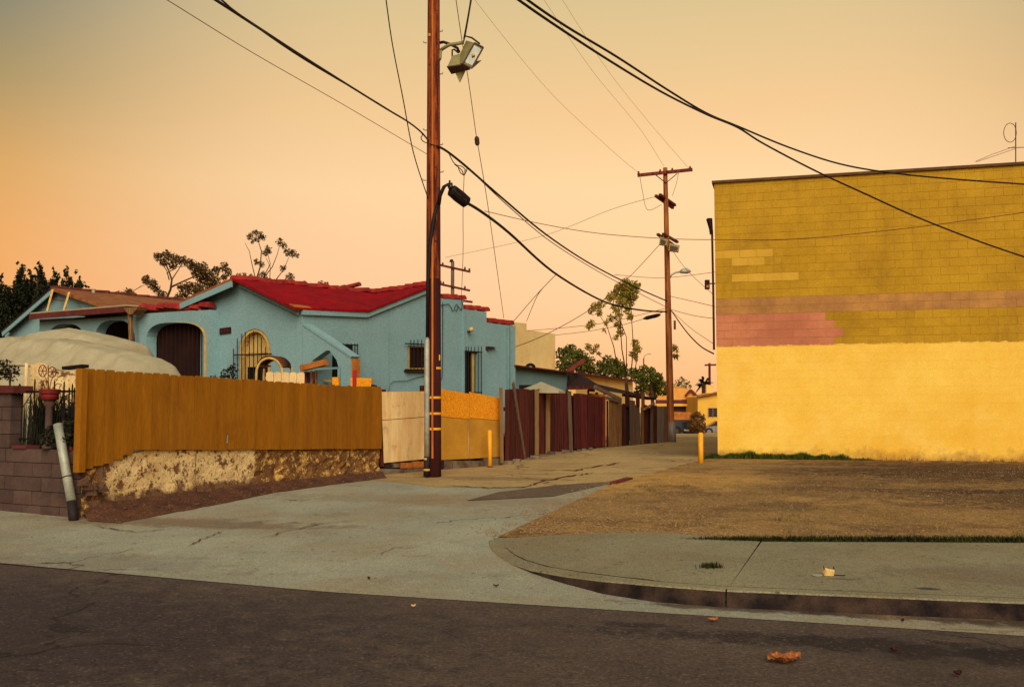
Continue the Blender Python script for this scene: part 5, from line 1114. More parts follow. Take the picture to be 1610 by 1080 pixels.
cable([(605, -22, 17), (607, 0, 17.2), (617, 70, 18), (633, 152, 18.6), (650, 240, 19.2), (673, 312, Yp - .1)], 0.011, 'service cable looping down the left side of the near pole')
cable([(714, -22, 19), (717, 0, 19.2), (726, 62, 20), (737, 130, 20.6), (749, 215, 21.4), (752, 232, 21.6), (768, 330, 23), (792, 500, 29)], 0.008, 'steel guy wire passing behind the floodlights', thinwire)
a = at(749.3, 215, 21.4); b = at(750.8, 229, 21.5); single('guy_insulator', MB().tube([a, a.lerp(b, .2), a.lerp(b, .8), b], [0.03, 0.055, 0.055, 0.03], 8), lampdark, 'small grey insulator on the guy wire right of the near pole', 'insulator')
cable([(743, -22, 19), (740, 0, 19), (735, 30, 19), (729, 62, Yp - .3)], 0.012, 'left of two cables dropping onto the upper floodlight')
cable([(746, -22, 19), (741.5, 0, 19), (736, 32, 19), (731, 60, Yp - .28)], 0.009, 'right of two cables dropping onto the upper floodlight')
cable([(730, 268, 21), (728, 330, 22), (728, 400, 24), (725, 475, 28)], 0.007, 'thin drop wire hanging beside the splice case', thinwire)
cable([(688, 230, Yp - .15), (705, 240, 20), (735, 264, 21), (790, 312, 24), (860, 370, 28), (930, 416, 33), (1000, 452, 36.5), (1050, 474, Y2)], 0.026, 'thick upper cable from the near pole to the pole down the alley')
cable([(740, 268, 21), (800, 325, 24.5), (870, 383, 28.5), (960, 438, 34), (1050, 484, Y2)], 0.012, 'thinner strand just under the upper cable between the two poles')
cable([(735, 320, Yp + .1), (758, 334, 20.3), (800, 366, 22.5), (870, 428, 27), (940, 470, 32), (980, 483, 35), (1020, 489, 37.5), (1050, 490, Y2)], 0.032, 'thick lower cable from the splice case to the pole down the alley')
cable([(1056, 489, Y2), (1078, 520, 35), (1100, 543, 31), (1122, 556, 26)], 0.022, 'cable from the far pole to the corner of the ochre building')
cable([(762, 332, 20.4), (850, 352, 21.5), (940, 367, 22), (1040, 375, 22), (1120, 377, 21.5), (1250, 376, 20.5), (1400, 362, 19.5), (1520, 347, 19), (1640, 330, 18.5)], 0.008, 'thin line crossing in front of the ochre block wall', thinwire)
cable([(790, -22, 8), (812, -2, 8.3), (880, 45, 9), (960, 97, 10), (1040, 145, 11.2), (1110, 180, 12.2), (1160, 201, 12.8), (1200, 226, 13.1), (1280, 268, 13.6), (1360, 305, 14), (1440, 341, 14.3), (1540, 380, 14.6), (1640, 414, 14.8)], 0.013, 'lower of two heavy cables crossing the sky above the ochre building')
cable([(804, -22, 8.3), (826, -2, 8.6), (890, 42, 9.3), (970, 90, 10.3), (1050, 142, 11.5), (1110, 178, 12.3), (1160, 199, 12.9), (1240, 232, 13.5), (1320, 258, 14), (1400, 272, 14.4), (1500, 282, 14.8), (1640, 292, 15)], 0.013, 'upper of two heavy cables crossing the sky above the ochre building')
for pts, lab in (([(840, -22, 40), (855, 0, 40), (930, 110, 42), (1004, 200, 42), (1044, 262, Y2)], 'very thin high line, middle of three in the sky'), ([(870, -22, 40), (884, 0, 40), (955, 110, 42), (1020, 192, 42), (1084, 266, Y2)], 'very thin high line, right of three in the sky'), ([(735, -22, 38), (750, 5, 38), (860, 140, 40), (960, 235, Y2 + 1), (1004, 272, Y2)], 'very thin high line, left of three in the sky')): cable(pts, 0.007, lab, M('hair wire', S(176, 130, 86), S(170, 126, 84), 5, .8, 0, speck=0) if 'hair wire' not in MATS else MATS['hair wire'])
cable([(875, 431, 27.3), (845, 462, 28), (812, 500, 29), (800, 513, 29.2)], 0.010, 'service wire from the lower cable to the blue parapet', thinwire)
cable([(875, 431, 27.3), (848, 460, 30), (836, 485, 33), (828, 505, 36)], 0.010, 'second service wire from the lower cable to the beige building', thinwire)
cable([(803, 548, 29.5), (860, 525, 31), (930, 485, 34), (985, 440, 37), (1036, 386, Y2)], 0.012, 'wire rising from the blue house to the far pole', thinwire)
cable([(830, 520, 44), (900, 514, 43), (960, 506, 41), (1050, 484, Y2)], 0.012, 'wire from the beige roof to the far pole, upper', thinwire)
cable([(873, 527, 44), (930, 520, 43), (990, 508, 41), (1050, 488, Y2)], 0.012, 'wire from the beige roof corner to the far pole, lower', thinwire)
cable([(966, 432, 60), (1040, 437, 58), (1124, 428, 56)], 0.016, 'thin line crossing behind the street lamp arm', thinwire)
cable([(1050, 465, Y2), (1090, 474, 36), (1124, 482, 34)], 0.011, 'upper of two thin lines from the far pole to the ochre building', thinwire)
cable([(1052, 486, Y2), (1090, 496, 36), (1124, 501, 34)], 0.011, 'lower of two thin lines from the far pole to the ochre building', thinwire)
cable([(1054, 487, Y2), (1085, 515, 35), (1121, 540, 30)], 0.009, 'thin line sloping down beside the cable to the ochre building', thinwire)
cable([(1058, 395, Y2), (1080, 425, 37), (1120, 462, 33)], 0.009, 'thin line sloping from the far floodlights to the ochre building', thinwire)
cable([(700, 405, 55), (850, 372, 48), (960, 330, 42), (1036, 308, Y2)], 0.009, 'faint line from behind the house to the far pole', thinwire)
cable([(1006, 278, Y2 - .2), (1010, 300, Y2 - .2), (1018, 330, Y2 - .3), (1040, 322, Y2 - .3)], 0.010, 'jumper wire hanging from the top crossarm of the far pole', thinwire)
cable([(1067, 272, Y2 - .2), (1063, 290, Y2 - .2), (1057, 308, Y2 - .3)], 0.009, 'short jumper wire right of the far pole top', thinwire)
a = at(1012, 501, 36.5); b = at(1038, 495, 37.5); single('splice_case', MB().tube([a, a.lerp(b, .2), a.lerp(b, .8), b], [0.03, 0.075, 0.075, 0.03], 8), black, 'small dark splice case hanging left of the far pole', 'splice case', smooth=True)
# tangle of drop wires under the upper cable
cable([(706, 242, 20), (712, 254, 20.2), (718, 260, 20.3), (726, 262, 20.4), (732, 268, 20.6), (730, 275, 20.6), (724, 272, 20.5), (720, 262, 20.4)], 0.010, 'tangled loop of drop wire below the upper cable')
cable([(735, 262, 20.9), (733, 270, 20.9), (729, 276, 20.8), (726, 268, 20.7), (715, 259, 20.4)], 0.010, 'second tangled loop of drop wire by the upper cable')
# ------------------------------------------------------------------ buildings farther back
ex = thing('blue_shed', 'low blue stucco annex behind the dark plank fence', 'shed', at(850, 640, 31))
EX = (at(803.5, 600, 29.3), at(893, 600, 34.6)); EX = (V((*EX[0][:2], 0)), V((*EX[1][:2], 0)))
wall(*EX, [(803.4, None), (803.4, 576), (893, 587.5), (893, None)], [], 0.2, stucco, ex, zb=0.6)
exd = (EX[1] - EX[0]).normalized(); exn = V((-exd.y, exd.x, 0))
part(ex, 'roof_edge', MB().bar(onw(803.6, 575, *EX, 0.05), onw(894, 586, *EX, 0.05), 0.3, 0.05), maroon)
part(ex, 'roof', MB().prism([onw(804, 576.5, *EX, -0.22), onw(893, 587.5, *EX, -0.22), onw(893, 587.5, *EX, -0.22) + exn * 4, onw(804, 576.5, *EX, -0.22) + exn * 4], (0, 0, -0.1)), tar)
part(ex, 'vent_hood', MB().tube([onw(834 + 6 * math.cos(math.pi * k / 8), 578 - 5 * math.sin(math.pi * k / 8), *EX, -0.3) for k in range(9)], 0.05, 8), black, True)
part(ex, 'window', MB().prism([onw(x, y, *EX, 0.02) for x, y in ((817, 612), (836, 612), (836, 605), (817, 605))], exn * 0.04), tar)
pu = thing('patio_umbrella', 'beige patio umbrella top showing over the dark plank fence', 'umbrella', V((*at(850, 640, 27.5)[:2], 1.0)))
ap = at(851, 600, 27.5); rim_z = at(850, 615, 27.5).z; ru = 0.66
mb = MB(); rv = [V((ap.x + ru * math.cos(6.283 * k / 8), ap.y + ru * math.sin(6.283 * k / 8), rim_z)) for k in range(8)]
part(pu, 'canopy', mb.add([ap] + rv + [p - V((0, 0, .06)) for p in rv], [(0, 1 + k, 1 + (k + 1) % 8) for k in range(8)] + [(1 + k, 9 + k, 9 + (k + 1) % 8, 1 + (k + 1) % 8) for k in range(8)]), tarp)
part(pu, 'mast', MB().tube([V((ap.x, ap.y, 1.0)), ap], 0.025, 8), tanwood)
bg_ = thing('beige_building', 'tall beige stucco building with stepped parapet behind the blue house', 'building', at(820, 640, 45))
BG = (at(766, 600, 43), at(873, 600, 48)); BG = (V((*BG[0][:2], 0)), V((*BG[1][:2], 0)))
wall(*BG, [(755, None), (755, 501.5), (828, 508.5), (828, 518.5), (873, 525), (873, None)], [], 6.0, beige, bg_, zb=0.3)
part(bg_, 'parapet_cap', MB().bar(onw(755, 500.8, *BG, 0.05), onw(804, 506, *BG, 0.05), 0.3, 0.1), creamtrim)
cb = thing('cream_garage', 'long low cream garage with a red brown roof edge behind the fences', 'garage', at(957, 640, 50))
CB = (at(905, 600, 46), at(995, 600, 55)); CB = (V((*CB[0][:2], 0)), V((*CB[1][:2], 0)))
wall(*CB, [(905, None), (905, 588.5), (995, 600.5), (995, None)], [], 4.0, cream, cb, zb=0.3)
part(cb, 'roof_edge', MB().bar(onw(904, 587, *CB, 0.1), onw(996, 599, *CB, 0.1), 0.3, 0.09), maroon)
sh = thing('dark_lean_to', 'dark tar paper lean-to roof sagging over the maroon fence', 'shed', at(935, 640, 37))
part(sh, 'roof', MB().prism([at(893, 585, 34.7), at(912, 588, 36), at(940, 604, 36.5), at(1010, 620, 38), at(1008, 624, 37), at(938, 612, 35.5), at(893, 609, 34.2)], (-0.3, 2.5, 0.15)), tar)
part(sh, 'roof_beam', MB().bar(at(893, 610, 34.1), at(930, 609, 35.2), 0.1, 0.12), redwood)
for a, b in (((925, 613), (925, 626)), ((950, 613), (950, 628)), ((924, 620), (952, 623)), ((924, 613), (935, 614))): part(sh, 'frame', MB().bar(at(*a, 35.8), at(*b, 35.8), 0.06, 0.09), tanbeam)
for x in (938, 985, 1002): part(sh, 'post', MB().bar(V((*at(x, 640, 37.3)[:2], 0.6)), at(x, 617, 37.3), 0.1, 0.1), redwood)
part(sh, 'rafter', MB().bar(at(935, 608, 35.3), at(976, 628, 36.5), 0.08, 0.12), greywood)
part(sh, 'rafter', MB().bar(at(985, 621, 37), at(1025, 627, 38.5), 0.4, 0.08), tar)
single('roof_timber', MB().bar(at(891, 585, 34.9), at(918.5, 565.5, 35.2), 0.10, 0.11), MATS['red brown post'], 'rust red timber sticking up from the annex roof', 'timber')
# yellow house, truck and car at the far end
yh = thing('yellow_house', 'yellow house with maroon band at the far end of the alley', 'house', at(1090, 682, 92))
YH = 92.0
yw = part(yh, 'front_wall', MB().prism([at(x, y, YH) for x, y in ((1040, 683), (1097, 683), (1097, 637), (1040, 637))], (0, 6, 0)), yellowhouse)
part(yh, 'gable_roof', MB().prism([at(x, y, YH - .4) for x, y in ((1032, 628), (1098, 628), (1092, 614), (1080, 611), (1032, 609))], (0, 7, .5)), tanroof)
part(yh, 'gable_trim', MB().bar(at(1078, 622, YH - .6), at(1086, 613, YH - .6), 0.2, 0.2), maroon); part(yh, 'gable_trim', MB().bar(at(1086, 613, YH - .6), at(1097, 624, YH - .6), 0.2, 0.2), maroon)
part(yh, 'band', MB().prism([at(x, y, YH - .7) for x, y in ((1032, 634.5), (1097, 634.5), (1097, 628.4), (1032, 628.4))], (0, .5, 0)), maroon)
part(yh, 'porch_beam', MB().prism([at(x, y, YH - .8) for x, y in ((1032, 638.5), (1096, 638.5), (1096, 634.9), (1032, 634.9))], (0, .6, 0)), yellowhouse)
part(yh, 'porch_shade_panel', MB().prism([at(x, y, YH - .05) for x, y in ((1056, 648), (1096, 648), (1096, 639), (1056, 639))], (0, .04, 0)), lampdark)  # dark panel paints the shade under the porch beam
yr = thing('yellow_cottage', 'yellow stucco house with a sliding window next to the ochre building', 'house', at(1120, 682, 86))
part(yr, 'wall', MB().prism([at(x, y, 86) for x, y in ((1097, 683), (1160, 683), (1160, 612), (1126, 617), (1097, 623.5))], (0, 8, 0)), yellowhouse)
part(yr, 'roof_edge', MB().bar(at(1096, 623.3, 85.8), at(1160, 611.5, 85.8), .3, .15), brownroof)
wq = part(yr, 'window', MB().prism([at(x, y, 85.95) for x, y in ((1114, 655), (1128, 655), (1128, 641.5), (1114, 641.5))], (0, .04, 0)), glass)
for x0, x1 in ((1113.5, 1114.5), (1120.4, 1121.4), (1127.5, 1128.5)): part(wq, 'frame', MB().prism([at(x, y, 85.9) for x, y in ((x0, 655.5), (x1, 655.5), (x1, 641), (x0, 641))], (0, .04, 0)), metalgrey)
part(yr, 'chimney', MB().box(at(1115, 618, 87), (.3, 0, 0), (0, .3, 0), 0.7), cream)
YT = 74.0
trk = thing('pickup_truck', 'dark blue pickup truck with a tan camper load at the far end of the alley', 'truck', at(1072, 684, YT))
truckpaint = M('dark blue car paint', S(44, 44, 54), S(34, 34, 44), 2, .35, 0, spec=.5, speck=0)
def tp_(px, py, o=0.0): return at(px, py, YT + o)
part(trk, 'body', MB().prism([tp_(x, y) for x, y in ((1030, 680), (1056, 680), (1058, 672), (1063, 670), (1068, 672), (1071, 680), (1087, 681), (1088, 661), (1082, 660), (1046, 660), (1038, 666), (1030, 668))], (0.0, 1.8, 0.0)), truckpaint)
part(trk, 'tailgate', MB().prism([tp_(x, y, -.02) for x, y in ((1074, 671), (1085, 671.5), (1085, 664), (1072, 664))], (0, .015, 0)), black)
part(trk, 'bumper', MB().bar(tp_(1075, 676, -.15), tp_(1089, 677, -.15), 0.2, 0.12), steel)
part(trk, 'tail_light', MB().box(tp_(1086.3, 670, -.05), (0.06, 0, 0), (0, .04, 0), 0.3), redpost)
part(trk, 'camper', MB().prism([tp_(x, y) for x, y in ((1046, 659.6), (1087, 659.6), (1087, 648), (1046, 647))], (0, 1.7, 0)), tanbeam)
for x, o, nm in ((1063.5, -.1, 'wheel'), (1081.5, -.1, 'wheel')):
    c = tp_(x, 677.5, o); w = part(trk, nm, MB().tube([c, c + V((0, .25, 0))], 0.38, 16), black); part(w, 'rim', MB().tube([c - V((0, .015, 0)), c + V((0, .05, 0))], 0.15, 12), lampdark)
cr = thing('parked_car', 'silver grey sedan parked by the corner of the ochre building', 'car', at(1120, 681, 80))
part(cr, 'body', MB().prism([at(x, y, 80) for x, y in ((1109, 679), (1150, 679), (1150, 670), (1126, 669.5), (1112, 671), (1109, 674))], (0, 1.7, 0)), metalgrey)
part(cr, 'cabin', MB().prism([at(x, y, 80.2) for x, y in ((1113, 670.6), (1150, 669), (1150, 661), (1128, 662))], (0, 1.3, 0)), glass)
for x in (1115, 1145):
    c = at(x, 678.5, 79.9); w = part(cr, 'wheel', MB().tube([c, c + V((0, .2, 0))], 0.31, 14), black); part(w, 'rim', MB().tube([c - V((0, .012, 0)), c + V((0, .05, 0))], .17, 10), metalgrey)
# ------------------------------------------------------------------ bollards
for px, ytop, ybot, wpx, lab in ((770.5, 677, 735, 6.2, 'slim yellow bollard before the ochre plywood panel'), (1102, 681, 730.5, 8, 'stout yellow bollard by the corner of the ochre building')):
    g0 = gnd(px, ybot); tp = at(px - 0.5, ytop, g0.y); r = wpx / 2 * g0.y / F
    t_ = thing('bollard', lab, 'bollard', g0, 'yellow bollards at the alley mouth')
    part(t_, 'post', MB().tube([g0 - V((0, 0, .1)), tp - V((0, 0, .02))], r, 14), yellow, True); part(t_, 'cap', MB().tube([tp - V((0, 0, .021)), tp, tp + V((0, 0, .015))], [r * 1.01, r * .95, r * .5], 14), yellow)
    part(t_, 'collar', MB().tube([g0 + V((0, 0, -.02)), g0 + V((0, 0, .035))], [r * 1.6, r * 1.15], 12), dirtmat)
# ------------------------------------------------------------------ trees
rt = random.Random(21)
CYL = ['dark cypress mostly cut off by the left edge', 'dark cypress at the left edge, left of the twin tall cypresses', 'left one of the two tallest dark cypresses', 'right one of the two tallest dark cypresses', 'tall dark cypress just left of the gable ladder', 'dark cypress whose tip stands over the ladder left rail', 'dark cypress whose tip shows over the ladder right rail', 'leaning dark cypress tip right of the ladder', 'short dark cypress tip low over the left roof', 'smallest dark cypress tip, rightmost over the left roof']
for i, (px, top, w, Y) in enumerate(((-14, 430, 16, 37), (4, 440, 15, 40), (20, 411, 15, 38), (37, 418, 13, 39), (53, 410, 14, 38), (73, 418, 12, 39), (92, 417, 12, 38), (108, 424, 13, 39), (117, 440, 9, 38), (126, 448, 7, 37))):
    b = V((*at(px, 640, Y)[:2], 1.0)); tz = at(px, top, Y).z; lab_ = CYL[i]; t_ = thing('cypress_tree', lab_, 'tree', b, 'row of dark cypresses behind the left gable')
    part(t_, 'trunk', MB().tube([b, V((b.x, b.y, tz - .5))], [0.14, 0.03], 6), bark)
    cl = []; rw_ = w * Y / F
    for k in range(30):
        f = k / 29; z = 2.2 + (tz - 2.2 - 0.1) * f; taper = pw(f, [(0, 1.8), (0.5, 1.6), (0.7, 1.0), (0.9, 0.5), (1, 0.16)])
        cl.append((V((b.x + rt.gauss(0, .07) + (0.16 * f), b.y + rt.gauss(0, .1), z)), rw_ * taper * rt.uniform(.75, 1.2), 1.5))
    part(t_, 'crown', leaves(cl, 3000, 0.14, rt, .5, -1.0), leaf_cyp, fix=False)
tree('eucalyptus_tree', 'spreading eucalyptus with dark clumps above the left porch roof', 'tree', 46, [(248, 404, 8), (262, 402, 9), (258, 412, 8), (275, 408, 10), (272, 418, 7), (287, 410, 9), (300, 415, 9), (306, 422, 10), (318, 422, 11), (312, 432, 10), (326, 432, 12), (335, 440, 12), (322, 445, 13), (340, 425, 7), (352, 420, 8), (358, 428, 7), (352, 437, 6), (231, 440, 8), (240, 447, 9), (247, 456, 8), (255, 463, 7), (285, 452, 7), (296, 450, 8), (305, 455, 12), (290, 462, 9), (315, 460, 12), (334, 452, 10), (200, 461, 9), (188, 463, 7), (208, 464, 6), (280, 466, 6)],
     [([(258, 478), (268, 455), (270, 440), (265, 425), (258, 410)], 2.2), ([(268, 452), (285, 444), (303, 436), (318, 430)], 1.8), ([(266, 440), (262, 425), (250, 408)], 1.0), ([(258, 472), (248, 458), (235, 446), (222, 450)], 1.0), ([(270, 440), (280, 425), (288, 412)], 1.0), ([(262, 430), (278, 420), (300, 418)], .8), ([(222, 450), (212, 456), (200, 460)], .7)], leaf_euc, 2400, 0.13, 1.0, seed=3, trunk_px=(257, 480), zspread=.6)
tree('eucalyptus_tree', 'tall sparse eucalyptus with tufted twigs above the red roof ridge', 'tree', 44, [(393, 372, 6), (402, 366, 6), (410, 370, 6), (404, 376, 6), (414, 374, 5), (397, 380, 4), (440, 381, 7), (446, 386, 6), (452, 396, 7), (460, 399, 7), (467, 402, 4), (421, 391, 6), (417, 398, 6), (423, 397, 5), (404, 412, 6), (412, 416, 5), (445, 422, 6), (456, 436, 8), (412, 434, 8), (418, 440, 6), (452, 441, 6), (376, 434, 5), (384, 432, 4), (394, 434, 4), (478, 446, 5), (505, 447, 7), (513, 449, 6)],
     [([(400, 450), (409, 420), (411, 395), (405, 376)], 1.3), ([(402, 440), (396, 415), (392, 395), (385, 382)], .8), ([(412, 440), (425, 415), (420, 396)], .9), ([(412, 440), (428, 420), (436, 400), (440, 385)], .9), ([(430, 445), (446, 424), (454, 405)], .9), ([(424, 440), (425, 420), (418, 405)], .7)], leaf_euc, 3000, 0.10, 1.0, seed=8, trunk_px=(405, 455), zspread=.4)
tree('slender_tree', 'slender young tree with yellow green leaves left of the far pole', 'tree', 41, [(982, 447, 9), (993, 452, 9), (1000, 450, 7), (975, 455, 9), (985, 460, 10), (970, 463, 9), (960, 468, 7), (996, 463, 8), (990, 472, 9), (978, 474, 8), (945, 478, 6), (936, 482, 7), (930, 490, 5), (942, 492, 5), (968, 485, 7), (985, 485, 7), (972, 497, 6), (960, 500, 5), (990, 497, 6), (972, 510, 6), (975, 522, 6), (968, 530, 4), (998, 540, 6), (1003, 548, 6), (996, 556, 6), (1000, 562, 5), (930, 509, 5), (925, 513, 4), (953, 508, 4), (950, 520, 3), (925, 545, 5), (932, 552, 5), (938, 545, 4), (1060, 548, 6), (1062, 560, 5), (942, 556, 3)],
     [([(985, 590), (978, 550), (975, 510), (980, 465)], 1.2), ([(973, 590), (965, 545), (955, 515), (938, 488)], 1.0), ([(992, 590), (996, 545), (993, 500), (992, 460)], 1.0), ([(998, 585), (1003, 555), (1000, 545)], .8), ([(968, 590), (950, 565), (935, 552), (928, 547)], .8), ([(985, 580), (985, 530), (970, 490)], .9)], leaf_thin, 1900, 0.20, 0.5, aspect=.28, seed=5, trunk_px=(984, 595), zspread=.5, droop=.7)
for Y, cl, lab, sd_ in ((64, [(885, 556, 12), (898, 552, 12), (912, 560, 12), (925, 570, 12), (900, 570, 16), (884, 575, 12), (915, 578, 14), (930, 583, 10)], 'green bushy tree right of the beige building', 2), (66, [(945, 574, 9), (955, 567, 9), (968, 572, 10), (978, 578, 9), (960, 582, 12), (944, 588, 10), (980, 588, 10), (970, 592, 10), (995, 585, 8), (1000, 592, 9)], 'green bushy tree above the cream garage roof', 4), (60, [(1003, 586, 9), (1012, 582, 9), (1022, 586, 10), (1032, 592, 10), (1010, 598, 12), (1024, 602, 12), (1038, 603, 9), (1046, 608, 7), (1008, 612, 12), (1030, 614, 12), (1045, 616, 7)], 'dense green tree just left of the far pole', 6), (110, [(1066, 602, 6), (1072, 598, 6), (1080, 603, 6), (1073, 608, 8), (1086, 608, 4), (1062, 608, 6)], 'distant green tree behind the yellow house roof', 7), (85, [(1088, 655, 5), (1096, 652, 6), (1103, 657, 6), (1092, 663, 8), (1101, 667, 8), (1090, 673, 7), (1100, 677, 7), (1107, 672, 4), (1088, 680, 6), (1096, 682, 6), (1104, 681, 5), (1093, 671, 8), (1084, 670, 4)], 'brown and green bush beside the pickup truck', 9)):
    Yx = Y if Y != 85 else 72.5
    tree('bushy_tree' if Y != 85 else 'bush', lab, 'tree' if Y != 85 else 'bush', Yx, cl, None, leaf_mid if Y != 85 else leaf_brn, 900 if Y < 100 else 300, 0.24, 0.0 if Y != 85 else .0, seed=sd_, zspread=1.5, trunk_px=(cl[len(cl) // 2][0], cl[len(cl) // 2][1]))
# palm
bpm = V((*at(1106, 640, 118)[:2], 0)); tp = at(1106, 604, 118); pmn = thing('palm_tree', 'distant dark palm behind the yellow cottage', 'tree', bpm)
part(pmn, 'trunk', MB().tube([bpm, tp], [.3, .22], 7), bark); rq = random.Random(4)
for k in range(26):
    a = rq.uniform(0, 6.283); e = rq.uniform(-.9, 1.3); l = rq.uniform(1.0, 1.5); d = V((math.cos(a) * math.cos(e), math.sin(a) * math.cos(e), math.sin(e))); s_ = d.cross(V((0.1, 0, 1))).normalized() * .2
    e_ = tp + d * l - V((0, 0, .35)); m_ = tp + d * l * .6 + V((0, 0, .05)); part(pmn, 'frond', MB().add([tp, m_ - s_, m_ + s_, e_], [(0, 1, 3, 2)]).add([tp - V((0, 0, .02)), m_ - V((0, 0, .12)), e_], [(0, 1, 2)]), leaf_dk, fix=False)
# ------------------------------------------------------------------ grass, gravel and litter
def grass_band(pts_fn, n, h, rnd, w=0.008):
    mb = MB()
    for _ in range(n):
        b, k = pts_fn(rnd); a = rnd.uniform(0, 6.283); l = h * k * rnd.uniform(.4, 1.2); d = V((math.cos(a), math.sin(a), 0)); s_ = V((-d.y, d.x, 0)) * w
        o = len(mb.v); m1 = b + d * l * .15 + V((0, 0, l * .6)); tp = b + d * l * .45 + V((0, 0, l))
        mb.v += [tuple(b - s_), tuple(b + s_), tuple(m1 + s_ * .7), tuple(m1 - s_ * .7), tuple(tp)]; mb.f += [(o, o + 1, o + 2, o + 3), (o + 3, o + 2, o + 4)]
    return mb
rg = random.Random(13)
def wallgrass(r):
    s = r.uniform(-0.1, 1) ** 1.0 * 3.7; dens = pw(s, [(-.4, .6), (0.2, 1), (2.6, .9), (3.1, .4), (3.7, .15)]); s = s if r.random() < dens else s * .7
    o = abs(r.gauss(0, .12)) + .01; p = bp(s, 0, o); p.z = Bz(p.x, p.y) + .015; return p, pw(s, [(-.4, .5), (0.3, 1), (2.6, .85), (3.7, .4)]) * (.75 + .6 * mnoise.noise(V((s * 3.2, 0, 7))))
single('grass', grass_band(wallgrass, 6500, 0.23, rg, .007), grassmat, kind='stuff', fix=False)
def wallweeds(r):
    s = r.uniform(3.2, 8); o = abs(r.gauss(0, .05)) + .01; p = bp(s, 0, o); p.z = Bz(p.x, p.y) + .01; return p, r.choice((.3, .4, .5, 1.0))
single('dry_grass', grass_band(wallweeds, 700, 0.10, rg, .006), weedmat, kind='stuff', fix=False)
GE = [gnd(1040, 846, Sz), gnd(1195, 849.5, Sz), gnd(1400, 850.5, Sz), gnd(1640, 852, Sz)]; GE.append(GE[-1] + (GE[-1] - GE[-2]).normalized() * 5)
def edge(r):
    f = r.random() ** .9 * 3.999; i = int(f); p = GE[i].lerp(GE[i + 1], f - i); p = p + V((0, r.gauss(0.02, .04), 0)); p.z = Bz(p.x, p.y) + .03; return p, pw(f, [(0, .25), (.4, .7), (1, 1), (4, 1.1)])
single('edge_grass', grass_band(edge, 10000, 0.085, rg, .007), weedmat, kind='stuff', fix=False)
def spot(px, py, r0, zf=Sz):
    c = gnd(px, py, zf)
    def f(r): return c + V((r.gauss(0, r0), r.gauss(0, r0 * .6), 0)), 1.0
    return f
single('grass_tuft', grass_band(spot(1118, 892, .05), 160, 0.05, rg, .005), weedmat, kind='stuff', fix=False)
c = gnd(1600, 714); single('weed', blades(c, 26, 0.34, .3, rg, .012), leaf_dk, 'dark weed against the yellow wall at the right edge', 'weed', fix=False)
def lotweeds(r):
    k = r.randrange(34); q = random.Random(k * 7 + 1); u, v = q.random(), q.random() ** 1.2
    p = gnd(820, 840).lerp(gnd(1630, 848), u).lerp(gnd(1010, 762).lerp(gnd(1630, 745), u), v) + V((r.gauss(0, .07), r.gauss(0, .07), 0)); p.z = Bz(p.x, p.y) + .02; return p, q.uniform(.5, 1.3)
single('dry_weeds', grass_band(lotweeds, 900, 0.07, rg, .005), leafmat('dry weeds', S(150, 124, 62), S(96, 84, 40)), kind='stuff', fix=False)
# loose stones on the lot
mb = MB(); rg2 = random.Random(99)
Pm = [gnd(x, y) for x, y in ((800, 842), (1640, 850), (1640, 735), (1000, 757))]
for _ in range(5200):
    u, v = rg2.random(), rg2.random() ** 1.4
    p = Pm[0].lerp(Pm[1], u).lerp(Pm[3].lerp(Pm[2], u), v); p.z = Bz(p.x, p.y) + .016 + .016 ; r = rg2.uniform(.006, .02)
    a = rg2.uniform(0, 6.28); ca_, sa_ = math.cos(a) * r, math.sin(a) * r
    mb.add([p + V((ca_, sa_, 0)), p + V((-sa_, ca_ * .8, 0)), p + V((-ca_ * 1.2, -sa_, 0)), p + V((sa_, -ca_, 0)), p + V((0, 0, r * .9))], [(0, 1, 4), (1, 2, 4), (2, 3, 4), (3, 0, 4)])
for _ in range(900):
    f = rg2.random(); p = lot_l.lerp(lot_b, f) + V((-.8, .35, 0)) * abs(rg2.gauss(0, .28)) * (1 if rg2.random() < .7 else -1); p.z = Bz(p.x, p.y) + .012; r = rg2.uniform(.005, .016)
    a = rg2.uniform(0, 6.28); ca_, sa_ = math.cos(a) * r, math.sin(a) * r
    mb.add([p + V((ca_, sa_, 0)), p + V((-sa_, ca_ * .8, 0)), p + V((-ca_ * 1.2, -sa_, 0)), p + V((sa_, -ca_, 0)), p + V((0, 0, r * .9))], [(0, 1, 4), (1, 2, 4), (2, 3, 4), (3, 0, 4)])
single('gravel', mb, M('gravel stones', S(168, 136, 96), S(110, 84, 62), 40, .95, 0, speck=.3), kind='stuff', fix=False)
